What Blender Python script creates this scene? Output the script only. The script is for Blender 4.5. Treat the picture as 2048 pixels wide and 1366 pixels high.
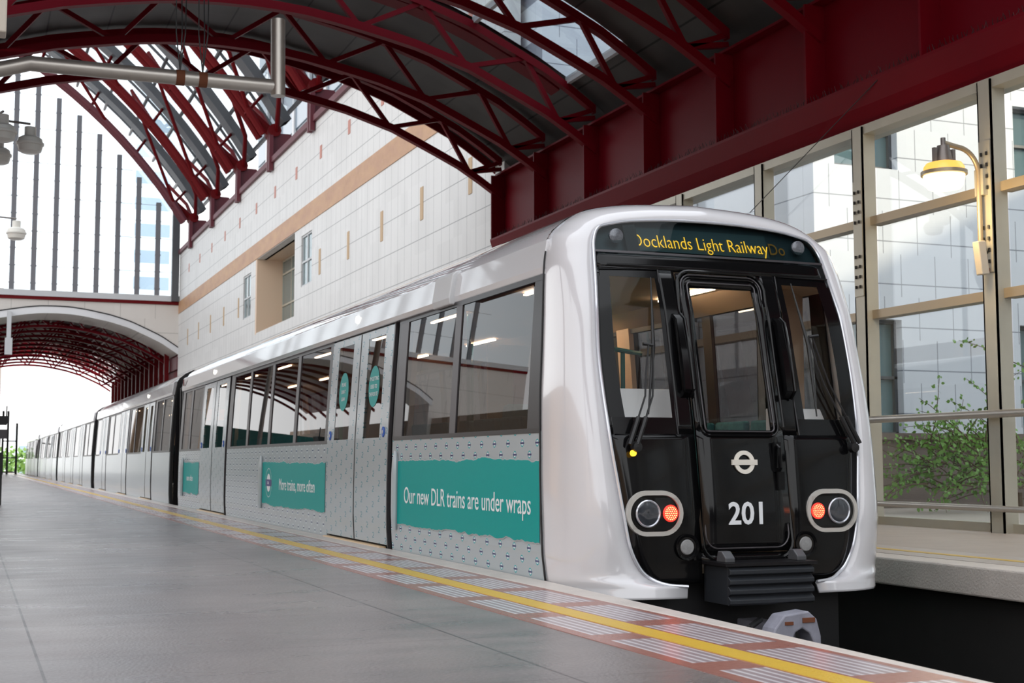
import bpy, bmesh, math, random
import numpy as np
from mathutils import Vector, Matrix
R_ = math.radians
random.seed(7)
S = bpy.context.scene
COL = S.collection
for o in list(bpy.data.objects): bpy.data.objects.remove(o)

# ---------------------------------------------------------------- camera
cam_d = bpy.data.cameras.new('camera'); cam = bpy.data.objects.new('camera', cam_d); COL.objects.link(cam)
FPX = 2703.07; CAMZ = 0.79
VY = (-65, 925); VX = (7785, 915)
def nrm(v): v = np.array(v, float); return v/np.linalg.norm(v)
Yc = nrm([VY[0]-1024, -(VY[1]-683), FPX]); Xc = nrm([VX[0]-1024, -(VX[1]-683), FPX])
Zc = np.cross(Yc, Xc)
if Zc[1] < 0: Zc = -Zc
# camera axes expressed in world coordinates (right, up, back)
Mw = np.array([[Xc[0], Xc[1], -Xc[2]], [Yc[0], Yc[1], -Yc[2]], [Zc[0], Zc[1], -Zc[2]]])
M = Matrix([list(map(float, r)) for r in Mw]).to_4x4(); M.translation = Vector((0, 0, CAMZ))
cam.matrix_world = M
cam_d.sensor_width = 36; cam_d.lens = FPX/2048*36; cam_d.clip_end = 900
cam_d.dof.use_dof = True; cam_d.dof.focus_distance = 9.2; cam_d.dof.aperture_fstop = 5.6
S.camera = cam
def at(u, v, x=None, y=None, z=None):
    d = Vector((u-1024, 683-v, -FPX)); w = M.to_3x3() @ d; o = Vector((0, 0, CAMZ))
    t = x/w.x if x is not None else (y/w.y if y is not None else (z-CAMZ)/w.z)
    return o + w*t

# ---------------------------------------------------------------- light
S.view_settings.view_transform = 'Standard'; S.view_settings.look = 'None'
S.view_settings.gamma = 1; S.view_settings.use_curve_mapping = False
S.view_settings.exposure = 0.18
W = bpy.data.worlds.new('sky'); S.world = W; W.use_nodes = True
nt = W.node_tree; nt.nodes.clear()
wo = nt.nodes.new('ShaderNodeOutputWorld'); bg = nt.nodes.new('ShaderNodeBackground')
tc = nt.nodes.new('ShaderNodeTexCoord'); sep = nt.nodes.new('ShaderNodeSeparateXYZ'); rp = nt.nodes.new('ShaderNodeValToRGB')
nt.links.new(tc.outputs['Generated'], sep.inputs[0]); nt.links.new(sep.outputs['Z'], rp.inputs[0])
rp.color_ramp.elements[0].position = 0.0; rp.color_ramp.elements[0].color = (1, 1, 1, 1)
rp.color_ramp.elements[1].position = 0.9; rp.color_ramp.elements[1].color = (0.90, 0.94, 1, 1)
nt.links.new(rp.outputs[0], bg.inputs[0]); bg.inputs[1].default_value = 1.9
nt.links.new(bg.outputs[0], wo.inputs[0])
sd = bpy.data.lights.new('sun', 'SUN'); sun = bpy.data.objects.new('sun', sd); COL.objects.link(sun)
sd.energy = 3.0; sd.angle = R_(0.8); sd.color = (1, 0.84, 0.62)
SUNDIR = Vector((1.0, -0.75, 0.5)).normalized()       # direction towards the sun
sun.rotation_euler = SUNDIR.to_track_quat('Z', 'Y').to_euler(); sun.location = (60, -40, 40)

# ---------------------------------------------------------------- materials
def nodes(name):
    m = bpy.data.materials.new(name); m.use_nodes = True
    return m, m.node_tree, m.node_tree.nodes['Principled BSDF']
def mat(name, col, rough=.5, metal=0, noise=0, nscale=3, bump=0, bscale=40, emis=None, es=1, coat=0, spec=.5):
    m, t, b = nodes(name)
    b.inputs['Base Color'].default_value = (*col, 1); b.inputs['Roughness'].default_value = rough
    b.inputs['Metallic'].default_value = metal; b.inputs['Coat Weight'].default_value = coat
    b.inputs['Coat Roughness'].default_value = .04; b.inputs['Specular IOR Level'].default_value = spec
    if noise or bump:
        c = t.nodes.new('ShaderNodeTexCoord')
    if noise:
        n = t.nodes.new('ShaderNodeTexNoise'); n.inputs['Scale'].default_value = nscale; n.inputs['Detail'].default_value = 6
        t.links.new(c.outputs['Object'], n.inputs['Vector'])
        r = t.nodes.new('ShaderNodeMapRange'); r.inputs[3].default_value = 1-noise; r.inputs[4].default_value = 1+noise
        t.links.new(n.outputs['Fac'], r.inputs[0])
        v = t.nodes.new('ShaderNodeVectorMath'); v.operation = 'SCALE'; v.inputs[0].default_value = col
        t.links.new(r.outputs[0], v.inputs['Scale']); t.links.new(v.outputs[0], b.inputs['Base Color'])
    if bump:
        n2 = t.nodes.new('ShaderNodeTexNoise'); n2.inputs['Scale'].default_value = bscale; n2.inputs['Detail'].default_value = 4
        t.links.new(c.outputs['Object'], n2.inputs['Vector'])
        bp = t.nodes.new('ShaderNodeBump'); bp.inputs['Strength'].default_value = bump; bp.inputs['Distance'].default_value = .02
        t.links.new(n2.outputs['Fac'], bp.inputs['Height']); t.links.new(bp.outputs[0], b.inputs['Normal'])
    if emis:
        b.inputs['Emission Color'].default_value = (*emis, 1); b.inputs['Emission Strength'].default_value = es
    return m
def glass(name, tint, refl=.08, rough=0.0, power=1.0):
    m = bpy.data.materials.new(name); m.use_nodes = True; t = m.node_tree; t.nodes.clear()
    o = t.nodes.new('ShaderNodeOutputMaterial'); mx = t.nodes.new('ShaderNodeMixShader')
    tr = t.nodes.new('ShaderNodeBsdfTransparent'); tr.inputs[0].default_value = (*tint, 1)
    gl = t.nodes.new('ShaderNodeBsdfGlossy'); gl.inputs['Roughness'].default_value = rough
    lf = t.nodes.new('ShaderNodeLayerWeight'); lf.inputs[0].default_value = .5
    lw = t.nodes.new('ShaderNodeMath'); lw.operation = 'POWER'; lw.inputs[1].default_value = 4.0; t.links.new(lf.outputs['Facing'], lw.inputs[0])
    mp = t.nodes.new('ShaderNodeMath'); mp.operation = 'MULTIPLY_ADD'; mp.inputs[1].default_value = power; mp.inputs[2].default_value = refl; mp.use_clamp = True
    t.links.new(lw.outputs[0], mp.inputs[0]); t.links.new(mp.outputs[0], mx.inputs[0])
    t.links.new(tr.outputs[0], mx.inputs[1]); t.links.new(gl.outputs[0], mx.inputs[2]); t.links.new(mx.outputs[0], o.inputs[0])
    return m
class NG:                                  # tiny helper for maths in shaders
    def __init__(s, t): s.t = t
    def m(s, op, a, b=None, c=None):
        n = s.t.nodes.new('ShaderNodeMath'); n.operation = op
        for i, q in enumerate((a, b, c)):
            if q is None: continue
            if isinstance(q, (int, float)): n.inputs[i].default_value = q
            else: s.t.links.new(q, n.inputs[i])
        return n.outputs[0]
    def mix(s, f, a, b):
        n = s.t.nodes.new('ShaderNodeMix'); n.data_type = 'RGBA'
        s.t.links.new(f, n.inputs[0])
        for i, q in ((6, a), (7, b)):
            if isinstance(q, tuple): n.inputs[i].default_value = (*q, 1)
            else: s.t.links.new(q, n.inputs[i])
        return n.outputs[2]
    def xyz(s):
        c = s.t.nodes.new('ShaderNodeNewGeometry'); p = s.t.nodes.new('ShaderNodeSeparateXYZ')
        s.t.links.new(c.outputs['Position'], p.inputs[0]); return p.outputs
    def noise(s, scale, vec=None, detail=5):
        n = s.t.nodes.new('ShaderNodeTexNoise'); n.inputs['Scale'].default_value = scale; n.inputs['Detail'].default_value = detail
        c = s.t.nodes.new('ShaderNodeNewGeometry')
        if vec:
            v = s.t.nodes.new('ShaderNodeVectorMath'); v.operation = 'MULTIPLY'; v.inputs[1].default_value = vec
            s.t.links.new(c.outputs['Position'], v.inputs[0]); s.t.links.new(v.outputs[0], n.inputs['Vector'])
        else: s.t.links.new(c.outputs['Position'], n.inputs['Vector'])
        return n.outputs['Fac']
def line(g, x, period, width, off=0):       # 1 inside a line repeated every period
    f = g.m('MODULO', g.m('ADD', x, 1000*period+off), period); return g.m('LESS_THAN', f, width)

def floor_mat():
    m, t, b = nodes('granite_paving'); g = NG(t); x, y, z = g.xyz()
    n1 = g.noise(.7, (1, .6, 1), 7); n2 = g.noise(60, None, 2); n3 = g.noise(1.3, (1, 2.6, 1), 9)
    v = g.m('MULTIPLY_ADD', n1, 1.1, .42); v = g.m('MULTIPLY', v, g.m('MULTIPLY_ADD', n2, .8, .6)); v = g.m('MULTIPLY', v, g.m('MULTIPLY_ADD', n3, .8, .62))
    j = g.m('MAXIMUM', line(g, x, 1.8, .012, -.28), line(g, g.m('MULTIPLY_ADD', x, -.0, y), 1.2, .006, .2))
    warm = g.mix(n1, (.152, .138, .148), (.232, .205, .192))
    sc = t.nodes.new('ShaderNodeVectorMath'); sc.operation = 'SCALE'; t.links.new(warm, sc.inputs[0]); t.links.new(v, sc.inputs['Scale'])
    t.links.new(g.mix(g.m('MULTIPLY', j, .75), sc.outputs[0], (.045, .043, .045)), b.inputs['Base Color'])
    t.links.new(g.m('MULTIPLY_ADD', n3, .35, .14), b.inputs['Roughness'])
    bp = t.nodes.new('ShaderNodeBump'); bp.inputs['Strength'].default_value = .25; bp.inputs['Distance'].default_value = .01
    t.links.new(g.m('ADD', n2, n3), bp.inputs['Height']); t.links.new(bp.outputs[0], b.inputs['Normal'])
    return m
def tactile_mat(x0, x1, pitch, off):
    m, t, b = nodes('tactile_tiles'); g = NG(t); x, y, z = g.xyz()
    lx = g.m('LESS_THAN', g.m('MODULO', g.m('SUBTRACT', x, x0-10*pitch), pitch), pitch*.36)
    gap = g.m('GREATER_THAN', g.m('MODULO', g.m('ADD', y, 100+off), .93), .20)
    ins = g.m('MULTIPLY', g.m('GREATER_THAN', x, x0), g.m('LESS_THAN', x, x1))
    r = g.m('MULTIPLY', g.m('MULTIPLY', lx, gap), ins); zone = g.m('MULTIPLY', gap, ins)
    n = g.noise(5); n2 = g.noise(40)
    base = g.mix(n2, (.25, .095, .075), (.36, .17, .14))
    inner = g.mix(n, (.27, .205, .225), (.36, .30, .31))
    c = g.mix(zone, base, inner); c = g.mix(g.m('MULTIPLY', r, g.m('MULTIPLY_ADD', n, .5, .45)), c, (.70, .68, .70))
    t.links.new(c, b.inputs['Base Color']); b.inputs['Roughness'].default_value = .27
    bp = t.nodes.new('ShaderNodeBump'); bp.inputs['Strength'].default_value = .6; bp.inputs['Distance'].default_value = .004
    t.links.new(r, bp.inputs['Height']); t.links.new(bp.outputs[0], b.inputs['Normal'])
    return m
def stone_mat(name, u_axis, w, h, c1, c2, joint, jw=.012, stagger=.5):
    m, t, b = nodes(name); g = NG(t); p = g.xyz(); U = p[u_axis]; Z = p[2]
    row = g.m('FLOOR', g.m('DIVIDE', g.m('ADD', Z, 100), h))
    us = g.m('ADD', U, g.m('MULTIPLY', g.m('MODULO', row, 2), w*stagger))
    j = g.m('MAXIMUM', line(g, us, w, jw), line(g, Z, h, jw*1.3, 0))
    cell = g.m('FLOOR', g.m('DIVIDE', g.m('ADD', us, 500), w))
    wn = t.nodes.new('ShaderNodeTexWhiteNoise'); wn.noise_dimensions = '2D'
    cb = t.nodes.new('ShaderNodeCombineXYZ'); t.links.new(cell, cb.inputs[0]); t.links.new(row, cb.inputs[1]); t.links.new(cb.outputs[0], wn.inputs['Vector'])
    n = g.noise(1.5, (1, 1, .5)); f = g.m('ADD', g.m('MULTIPLY', wn.outputs['Value'], .5), g.m('MULTIPLY', n, .5))
    t.links.new(g.mix(j, g.mix(f, c1, c2), joint), b.inputs['Base Color']); b.inputs['Roughness'].default_value = .45
    return m
def band_mat():
    m, t, b = nodes('ochre_stone'); g = NG(t)
    n = g.noise(1.6, (1, .6, 1.6), 8); n2 = g.m('MULTIPLY', g.noise(7, None, 8), .8)
    t.links.new(g.mix(n2, g.mix(n, (.24, .11, .07), (.64, .40, .17)), (.50, .27, .18)), b.inputs['Base Color']); b.inputs['Roughness'].default_value = .5
    return m
def silver_wrap(kind):
    m, t, b = nodes('wrap_'+kind); g = NG(t); x, y, z = g.xyz()
    base = (.41, .465, .49)
    if kind == 'roundels':
        pw, ph = .27, .080
        row = g.m('FLOOR', g.m('DIVIDE', g.m('ADD', z, 10), ph))
        cy = g.m('SUBTRACT', g.m('MODULO', g.m('ADD', g.m('ADD', y, 270), g.m('MULTIPLY', g.m('MODULO', row, 2), pw/2)), pw), pw/2)
        cz = g.m('SUBTRACT', g.m('MODULO', g.m('ADD', z, 10), ph), ph/2)
        r = g.m('SQRT', g.m('ADD', g.m('POWER', cy, 2), g.m('POWER', cz, 2)))
        ring = g.m('MULTIPLY', g.m('GREATER_THAN', r, .019), g.m('LESS_THAN', r, .027))
        inner = g.m('LESS_THAN', r, .019)
        bar = g.m('MULTIPLY', g.m('LESS_THAN', g.m('ABSOLUTE', cy), .035), g.m('LESS_THAN', g.m('ABSOLUTE', cz), .0065))
        c = g.mix(ring, base, (.0, .35, .37)); c = g.mix(inner, c, (.72, .76, .80)); c = g.mix(bar, c, (.02, .03, .14))
    elif kind == 'twos':
        pw, ph = .20, .145
        ci = g.m('FLOOR', g.m('DIVIDE', g.m('ADD', y, 200), pw))
        cy = g.m('SUBTRACT', g.m('MODULO', g.m('ADD', y, 200), pw), pw/2)
        cz = g.m('SUBTRACT', g.m('MODULO', g.m('ADD', g.m('ADD', z, 14.5), g.m('MULTIPLY', ci, .055)), ph), ph/2)
        dz = g.m('SUBTRACT', cz, .013); dy = g.m('MULTIPLY', cy, -.62)
        r = g.m('SQRT', g.m('ADD', g.m('POWER', dy, 2), g.m('POWER', dz, 2)))
        arc = g.m('MULTIPLY', g.m('LESS_THAN', g.m('ABSOLUTE', g.m('SUBTRACT', r, .015)), .004), g.m('GREATER_THAN', g.m('ADD', dz, dy), -.004))
        dg = g.m('LESS_THAN', g.m('ABSOLUTE', g.m('SUBTRACT', dy, g.m('MULTIPLY', g.m('ADD', dz, .018), .9))), .0055)
        dg = g.m('MULTIPLY', dg, g.m('MULTIPLY', g.m('LESS_THAN', dz, -.002), g.m('GREATER_THAN', dz, -.033)))
        bt = g.m('MULTIPLY', g.m('LESS_THAN', g.m('ABSOLUTE', g.m('ADD', dz, .034)), .0035), g.m('LESS_THAN', g.m('ABSOLUTE', dy), .016))
        c = g.mix(g.m('MAXIMUM', g.m('MAXIMUM', arc, dg), bt), base, (.06, .22, .27))
    elif kind == 'dashes':
        pw, ph = .27, .080
        row = g.m('FLOOR', g.m('DIVIDE', g.m('ADD', z, 10), ph))
        cy = g.m('SUBTRACT', g.m('MODULO', g.m('ADD', g.m('ADD', y, 270), g.m('MULTIPLY', g.m('MODULO', row, 2), pw/2)), pw), pw/2)
        cz = g.m('SUBTRACT', g.m('MODULO', g.m('ADD', z, 10), ph), ph/2)
        r = g.m('SQRT', g.m('ADD', g.m('POWER', cy, 2), g.m('POWER', cz, 2)))
        bar = g.m('MULTIPLY', g.m('LESS_THAN', g.m('ABSOLUTE', cy), .034), g.m('LESS_THAN', g.m('ABSOLUTE', cz), .0075))
        c = g.mix(g.m('LESS_THAN', r, .03), base, (.56, .62, .66)); c = g.mix(bar, c, (.05, .10, .20))
    if kind == 'plain': b.inputs['Base Color'].default_value = (*base, 1)
    else: t.links.new(c, b.inputs['Base Color'])
    b.inputs['Roughness'].default_value = .22; b.inputs['Metallic'].default_value = .1; b.inputs['Coat Weight'].default_value = .1
    return m
def perforated():
    m, t, b = nodes('roof_sheet'); g = NG(t); x, y, z = g.xyz()
    j = line(g, x, 1.15, .03); n = g.noise(.8, (1, 2, 1)); 
    t.links.new(g.mix(j, g.mix(n, (.04, .038, .036), (.10, .094, .088)), (.01, .01, .01)), b.inputs['Base Color']); b.inputs['Roughness'].default_value = .5
    b.inputs['Metallic'].default_value = .3
    return m
MT = dict(
 floor=floor_mat(), tact_out=tactile_mat(3.06, 3.34, .048, .1), tact_in=tactile_mat(2.665, 2.87, .048, .55),
 yellow=mat('yellow_line', (.62, .40, .045), .35, noise=.12, nscale=8, bump=.3, bscale=60),
 coping=mat('coping_stone', (.56, .51, .47), .45, noise=.22, nscale=4, bump=.3, bscale=50),
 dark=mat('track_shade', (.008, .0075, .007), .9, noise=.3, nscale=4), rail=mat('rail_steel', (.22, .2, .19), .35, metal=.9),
 red=mat('red_paint', (.14, .002, .008), .45, noise=.08, nscale=2, spec=.1), redb=mat('bright_red_paint', (.12, .002, .004), .5, noise=.1, nscale=1, spec=.15),
 maroon=mat('maroon_paint', (.11, .014, .024), .5, noise=.1), sheet=perforated(),
 stone=stone_mat('white_stone', 1, .62, .94, (.62, .61, .595), (.71, .70, .685), (.26, .26, .26), .016, 0),
 stonex=stone_mat('cream_stone', 0, 1.9, 1.6, (.62, .58, .54), (.68, .64, .60), (.45, .42, .39), .03, .3),
 bldg=stone_mat('facade_stone', 0, .84, .86, (.64, .67, .72), (.74, .76, .80), (.26, .28, .32), .018, .5),
 band=band_mat(), tilered=mat('red_stone', (.50, .21, .16), .5), tileoch=mat('tan_stone', (.48, .32, .17), .5),
 whitep=mat('white_gloss_paint', (.64, .632, .65), .16, coat=1), whitep2=mat('offwhite_gloss_paint', (.64, .64, .655), .2, coat=.8),
 rim=mat('light_rim', (.72, .74, .80), .15, metal=.5), black=mat('black_gloss', (.004, .004, .0045), .12, coat=.1, spec=.25), blackm=mat('black_rubber', (.008, .008, .009), .5),
 wr=silver_wrap('roundels'), wt=silver_wrap('twos'), wd=silver_wrap('dashes'), wp=silver_wrap('plain'),
 teal=mat('teal_vinyl', (.0, .31, .29), .35, spec=.1), grey=mat('torn_paper_edge', (.38, .42, .43), .5), white=mat('white_letters', (.82, .84, .86), .4),
 navy=mat('navy_print', (.03, .03, .17), .4), blue=mat('blue_button', (.02, .10, .45), .25),
 framed=mat('dark_window_frame', (.018, .017, .019), .3, metal=.4), frameg=mat('grey_window_post', (.075, .07, .075), .35, metal=.5),
 gside=glass('tinted_side_glass', (.24, .225, .225), .05, power=.7), gfront=glass('windscreen_glass', (.86, .86, .84), .02), gscreen=glass('platform_screen_glass', (.93, .96, .96), .03),
 gpale=glass('roof_glass', (.80, .86, .90), .05), gdark=glass('display_cover_glass', (.42, .52, .54), .02, power=.5),
 wood=mat('tan_step_edge', (.60, .42, .24), .5), steel=mat('brushed_steel', (.52, .49, .45), .36, metal=.7, noise=.12, nscale=5), galv=mat('cream_painted_steel', (.50, .47, .39), .4, metal=.35, noise=.1, nscale=3),
 bronze=mat('tan_transom', (.40, .32, .22), .35, metal=.4), greyp=mat('grey_paint', (.085, .088, .095), .45, metal=.2), lgrey=mat('light_grey_paint', (.55, .56, .57), .5),
 coupler=mat('dusty_coupler_steel', (.27, .27, .32), .6, noise=.3, nscale=15), rust=mat('rust', (.16, .05, .02), .8),
 cream=mat('cream_lining', (.68, .50, .36), .5), creamd=mat('tan_lining', (.42, .28, .18), .5), green=mat('green_door_lining', (.04, .30, .06), .35), pole=mat('teal_pole', (.0, .10, .11), .25, coat=.5),
 seat=mat('teal_moquette', (.03, .14, .17), .9, noise=.5, nscale=30), desk=mat('white_desk', (.8, .81, .84), .5), intfloor=mat('cab_floor', (.09, .09, .10), .6),
 lampg=mat('lamp_glass_off', (.72, .70, .64), .3), lampmetal=mat('lamp_metal', (.22, .20, .19), .4, metal=.6),
 leaf=mat('leaf', (.16, .32, .06), .5, noise=.4, nscale=2), bark=mat('bark', (.12, .08, .05), .8), box=mat('beige_box', (.56, .50, .42), .5),
 winblue=mat('teal_window', (.10, .17, .18), .12, coat=.5), tower=mat('tower_glass', (.35, .45, .55), .15, metal=.3), brownwall=mat('brown_low_wall', (.17, .13, .11), .7, noise=.2),
 orange=mat('orange_vest', (.6, .12, .03), .6),
 redlamp=mat('red_tail_lamp', (.6, .02, .01), .3, emis=(1, .02, .012), es=3.5), redhot=mat('tail_lamp_leds', (.8, .3, .1), .3, emis=(1, .26, .10), es=6),
 amber=mat('amber_leds', (.5, .25, .02), .4, emis=(1, .50, .03), es=1.9), amberdim=mat('dim_amber_leds', (.1, .05, .01), .4, emis=(1, .45, .03), es=.12),
 lightdot=mat('door_lamp', (.9, .9, .8), .3, emis=(1, .95, .8), es=4), strip=mat('strip_light', (1, .9, .7), .3, emis=(1, .80, .55), es=26),
 lampon=mat('warm_lamp_glass', (.9, .8, .5), .3, emis=(1, .80, .38), es=2.4), lampon2=mat('amber_lamp_glass', (.3, .16, .04), .3, emis=(1, .52, .10), es=1.15), greenled=mat('green_light', (.1, .8, .3), .3, emis=(.1, 1, .35), es=1.5),
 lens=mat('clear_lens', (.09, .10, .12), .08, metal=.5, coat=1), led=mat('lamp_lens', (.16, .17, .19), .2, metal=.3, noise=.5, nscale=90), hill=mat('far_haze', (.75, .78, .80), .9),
)

# ---------------------------------------------------------------- mesh helpers
def tag(o, label=None, cat=None, group=None, kind=None):
    if label: o['label'] = label
    if cat: o['category'] = cat
    if group: o['group'] = group
    if kind: o['kind'] = kind
    return o
def thing(name, loc, label, cat, group=None):
    o = bpy.data.objects.new(name, None); COL.objects.link(o); o.location = loc; o.empty_display_size = .2
    return tag(o, label, cat, group)
def origin_of(o):
    v = Vector((0, 0, 0))
    while o: v += o.location; o = o.parent
    return v
class MB:
    def __init__(s): s.v = []; s.f = []
    def add(s, vs, fs):
        b = len(s.v); s.v += [tuple(map(float, q)) for q in vs]; s.f += [tuple(b+i for i in f) for f in fs]; return s
    def box(s, x0, x1, y0, y1, z0, z1):
        return s.add([(x, y, z) for x in (x0, x1) for y in (y0, y1) for z in (z0, z1)],
                     [(0, 1, 3, 2), (4, 6, 7, 5), (0, 4, 5, 1), (2, 3, 7, 6), (0, 2, 6, 4), (1, 5, 7, 3)])
    def bar(s, p, q, w, h=None, up=(0, 0, 1)):
        h = h or w; p = Vector(p); q = Vector(q); d = (q-p).normalized(); up = Vector(up)
        if abs(d.dot(up)) > .98: up = Vector((0, 1, 0))
        a = d.cross(up).normalized(); b = a.cross(d).normalized(); vs = []
        for c in (p, q):
            for i, j in ((-1, -1), (1, -1), (1, 1), (-1, 1)): vs.append(c+a*(i*w/2)+b*(j*h/2))
        return s.add(vs, [(0, 1, 2, 3), (7, 6, 5, 4), (0, 4, 5, 1), (1, 5, 6, 2), (2, 6, 7, 3), (3, 7, 4, 0)])
    def tube(s, pts, r, n=10, caps=True):
        pts = [Vector(p) for p in pts]; rs = r if isinstance(r, (list, tuple)) else [r]*len(pts); base = len(s.v); ref = None
        for i, p in enumerate(pts):
            d = (pts[min(i+1, len(pts)-1)]-pts[max(i-1, 0)]).normalized()
            if ref is None:
                ref = Vector((0, 0, 1)) if abs(d.z) < .9 else Vector((1, 0, 0))
            a = d.cross(ref).normalized(); b = a.cross(d).normalized(); ref = b
            for k in range(n):
                t = 2*math.pi*k/n; s.v.append(tuple(p+a*(rs[i]*math.cos(t))+b*(rs[i]*math.sin(t))))
        for i in range(len(pts)-1):
            for k in range(n):
                A = base+i*n+k; B = base+i*n+(k+1) % n; s.f.append((A, B, B+n, A+n))
        if caps: s.f.append(tuple(base+k for k in range(n))[::-1]); s.f.append(tuple(base+(len(pts)-1)*n+k for k in range(n)))
        return s
    def lathe(s, c, prof, n=20, axis='z', sx=1):
        base = len(s.v)
        for r, h in prof:
            for k in range(n):
                t = 2*math.pi*k/n; a, b = r*math.cos(t), r*math.sin(t)
                if axis == 'z': s.v.append((c[0]+a, c[1]+b, c[2]+h))
                else: s.v.append((c[0]+a*sx, c[1]+h, c[2]+b))          # axis y
        for i in range(len(prof)-1):
            for k in range(n):
                A = base+i*n+k; B = base+i*n+(k+1) % n; s.f.append((A, B, B+n, A+n))
        s.f.append(tuple(base+k for k in range(n))[::-1]); s.f.append(tuple(base+(len(prof)-1)*n+k for k in range(n)))
        return s
    def grid(s, rows, close=False):
        base = len(s.v); n = len(rows[0])
        for r in rows: s.v += [tuple(map(float, p)) for p in r]
        for i in range(len(rows)-1):
            for k in range(n-1 if not close else n):
                k2 = (k+1) % n
                s.f.append((base+i*n+k, base+i*n+k2, base+(i+1)*n+k2, base+(i+1)*n+k))
        return s
    def prism(s, pts, axis, a, b):          # pts: 2D outline; axis x/y/z extruded from a to b
        def P(p, t):
            return {'x': (t, p[0], p[1]), 'y': (p[0], t, p[1]), 'z': (p[0], p[1], t)}[axis]
        n = len(pts); base = len(s.v)
        s.v += [P(p, a) for p in pts]+[P(p, b) for p in pts]
        s.f.append(tuple(base+i for i in range(n))); s.f.append(tuple(base+n+i for i in range(n))[::-1])
        for i in range(n): j = (i+1) % n; s.f.append((base+i, base+n+i, base+n+j, base+j))
        return s
    def build(s, name, m, parent=None, smooth=False, bevel=0, solid=0, fix=True):
        if parent is not None: o0 = origin_of(parent)
        else:
            V = np.array(s.v); o0 = Vector((float((V[:, 0].min()+V[:, 0].max())/2), float((V[:, 1].min()+V[:, 1].max())/2), float(V[:, 2].min())))
        me = bpy.data.meshes.new(name); me.from_pydata([tuple(Vector(q)-o0) for q in s.v], [], s.f)
        if fix:
            bm = bmesh.new(); bm.from_mesh(me); bmesh.ops.recalc_face_normals(bm, faces=bm.faces); bm.to_mesh(me); bm.free()
        me.materials.append(m if not isinstance(m, str) else MT[m])
        if smooth:
            for p in me.polygons: p.use_smooth = True
        o = bpy.data.objects.new(name, me); COL.objects.link(o)
        if parent is not None: o.parent = parent
        else: o.location = o0
        if bevel:
            b = o.modifiers.new('bevel', 'BEVEL'); b.width = bevel; b.segments = 2; b.limit_method = 'ANGLE'
        if solid:
            b = o.modifiers.new('solid', 'SOLIDIFY'); b.thickness = solid; b.offset = -1
        if smooth and (bevel or True):
            try:
                me.set_sharp_from_angle(angle=R_(40))
            except Exception: pass
        return o
def struct(name, mb, m, parent=None, **k):
    o = mb.build(name, m, parent, **k)
    if parent is None: o['kind'] = 'structure'
    return o
def text(name, body, size, m, parent, origin, ux, uy, extrude=.002, align='LEFT', sx=1, offset=0.0, shear=0):
    cu = bpy.data.curves.new(name, 'FONT'); cu.body = body; cu.size = size; cu.extrude = extrude; cu.align_x = align; cu.align_y = 'BOTTOM_BASELINE'
    cu.offset = offset; cu.resolution_u = 3; cu.shear = shear
    tmp = bpy.data.objects.new('tmp', cu); COL.objects.link(tmp)
    dg = bpy.context.evaluated_depsgraph_get(); me = bpy.data.meshes.new_from_object(tmp.evaluated_get(dg))
    bpy.data.objects.remove(tmp)
    ux = Vector(ux).normalized(); uy = Vector(uy).normalized(); uz = ux.cross(uy)
    o0 = origin_of(parent); O = Vector(origin)
    for v in me.vertices:
        c = v.co.copy(); v.co = O+ux*(c.x*sx)+uy*c.y+uz*c.z-o0
    me.materials.clear(); me.materials.append(MT[m]); me.name = name
    o = bpy.data.objects.new(name, me); COL.objects.link(o); o.parent = parent
    return o
def interp(x, xs, ys): return float(np.interp(x, xs, ys))
# ================================================================ SETTING
edge = [(-12, 3.41), (3.0, 3.415), (3.93, 3.435), (5.0, 3.475), (6.2, 3.52), (7.2, 3.56), (8.3, 3.598), (116, 3.598)]
def plat(zt, zb, xl):
    mb = MB(); pts = [(x, y) for y, x in edge]+[(xl, 116), (xl, -12)]
    return mb.prism(pts, 'z', zb, zt)
struct('floor', MB().box(-16, 2.60, -12, 116, -1.1, 0), 'floor')
f2 = MB().prism([(2.60, -12), (3.385, -12), (3.385, 116), (2.60, 116)], 'z', -.6, -.001)
struct('floor_paving_band', f2, 'tact_out')
struct('tactile_strip', MB().box(2.60, 2.885, -12, 116, -.02, .003), 'tact_in')
o = struct('yellow_line', MB().box(2.885, 3.015, -12, 116, -.02, .006), 'yellow')
cp = [(3.385, -12)]+[(x, y) for y, x in edge]+[(3.385, 116)]
struct('platform_coping', MB().prism(cp, 'z', -.22, .002), 'coping', bevel=.012)
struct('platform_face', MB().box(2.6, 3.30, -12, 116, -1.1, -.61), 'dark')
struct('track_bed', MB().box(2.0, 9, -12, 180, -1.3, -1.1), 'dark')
for x in (4.10, 5.54):
    struct('rail', MB().box(x-.035, x+.035, -12, 180, -.94, -.92).box(x-.012, x+.012, -12, 180, -1.06, -.94).box(x-.07, x+.07, -12, 180, -1.1, -1.06), 'rail')
# opposite platform
struct('floor_opposite', MB().box(7.36, 16, -12, 116, -1.1, 0), mat('opposite_paving', (.40, .345, .30), .5, noise=.15, nscale=3, bump=.2))
struct('platform_coping', MB().box(7.04, 7.36, -12, 116, -.22, .002), 'coping', bevel=.015)
struct('tactile_strip', MB().box(7.37, 8.05, -12, 116, -.02, .003), mat('worn_paving', (.42, .37, .34), .4, noise=.25, nscale=14))
struct('yellow_line', MB().box(7.66, 7.76, -12, 116, 0, .006), 'yellow')
struct('platform_face', MB().box(7.15, 16, -12, 116, -1.3, -.23), 'dark')

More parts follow.
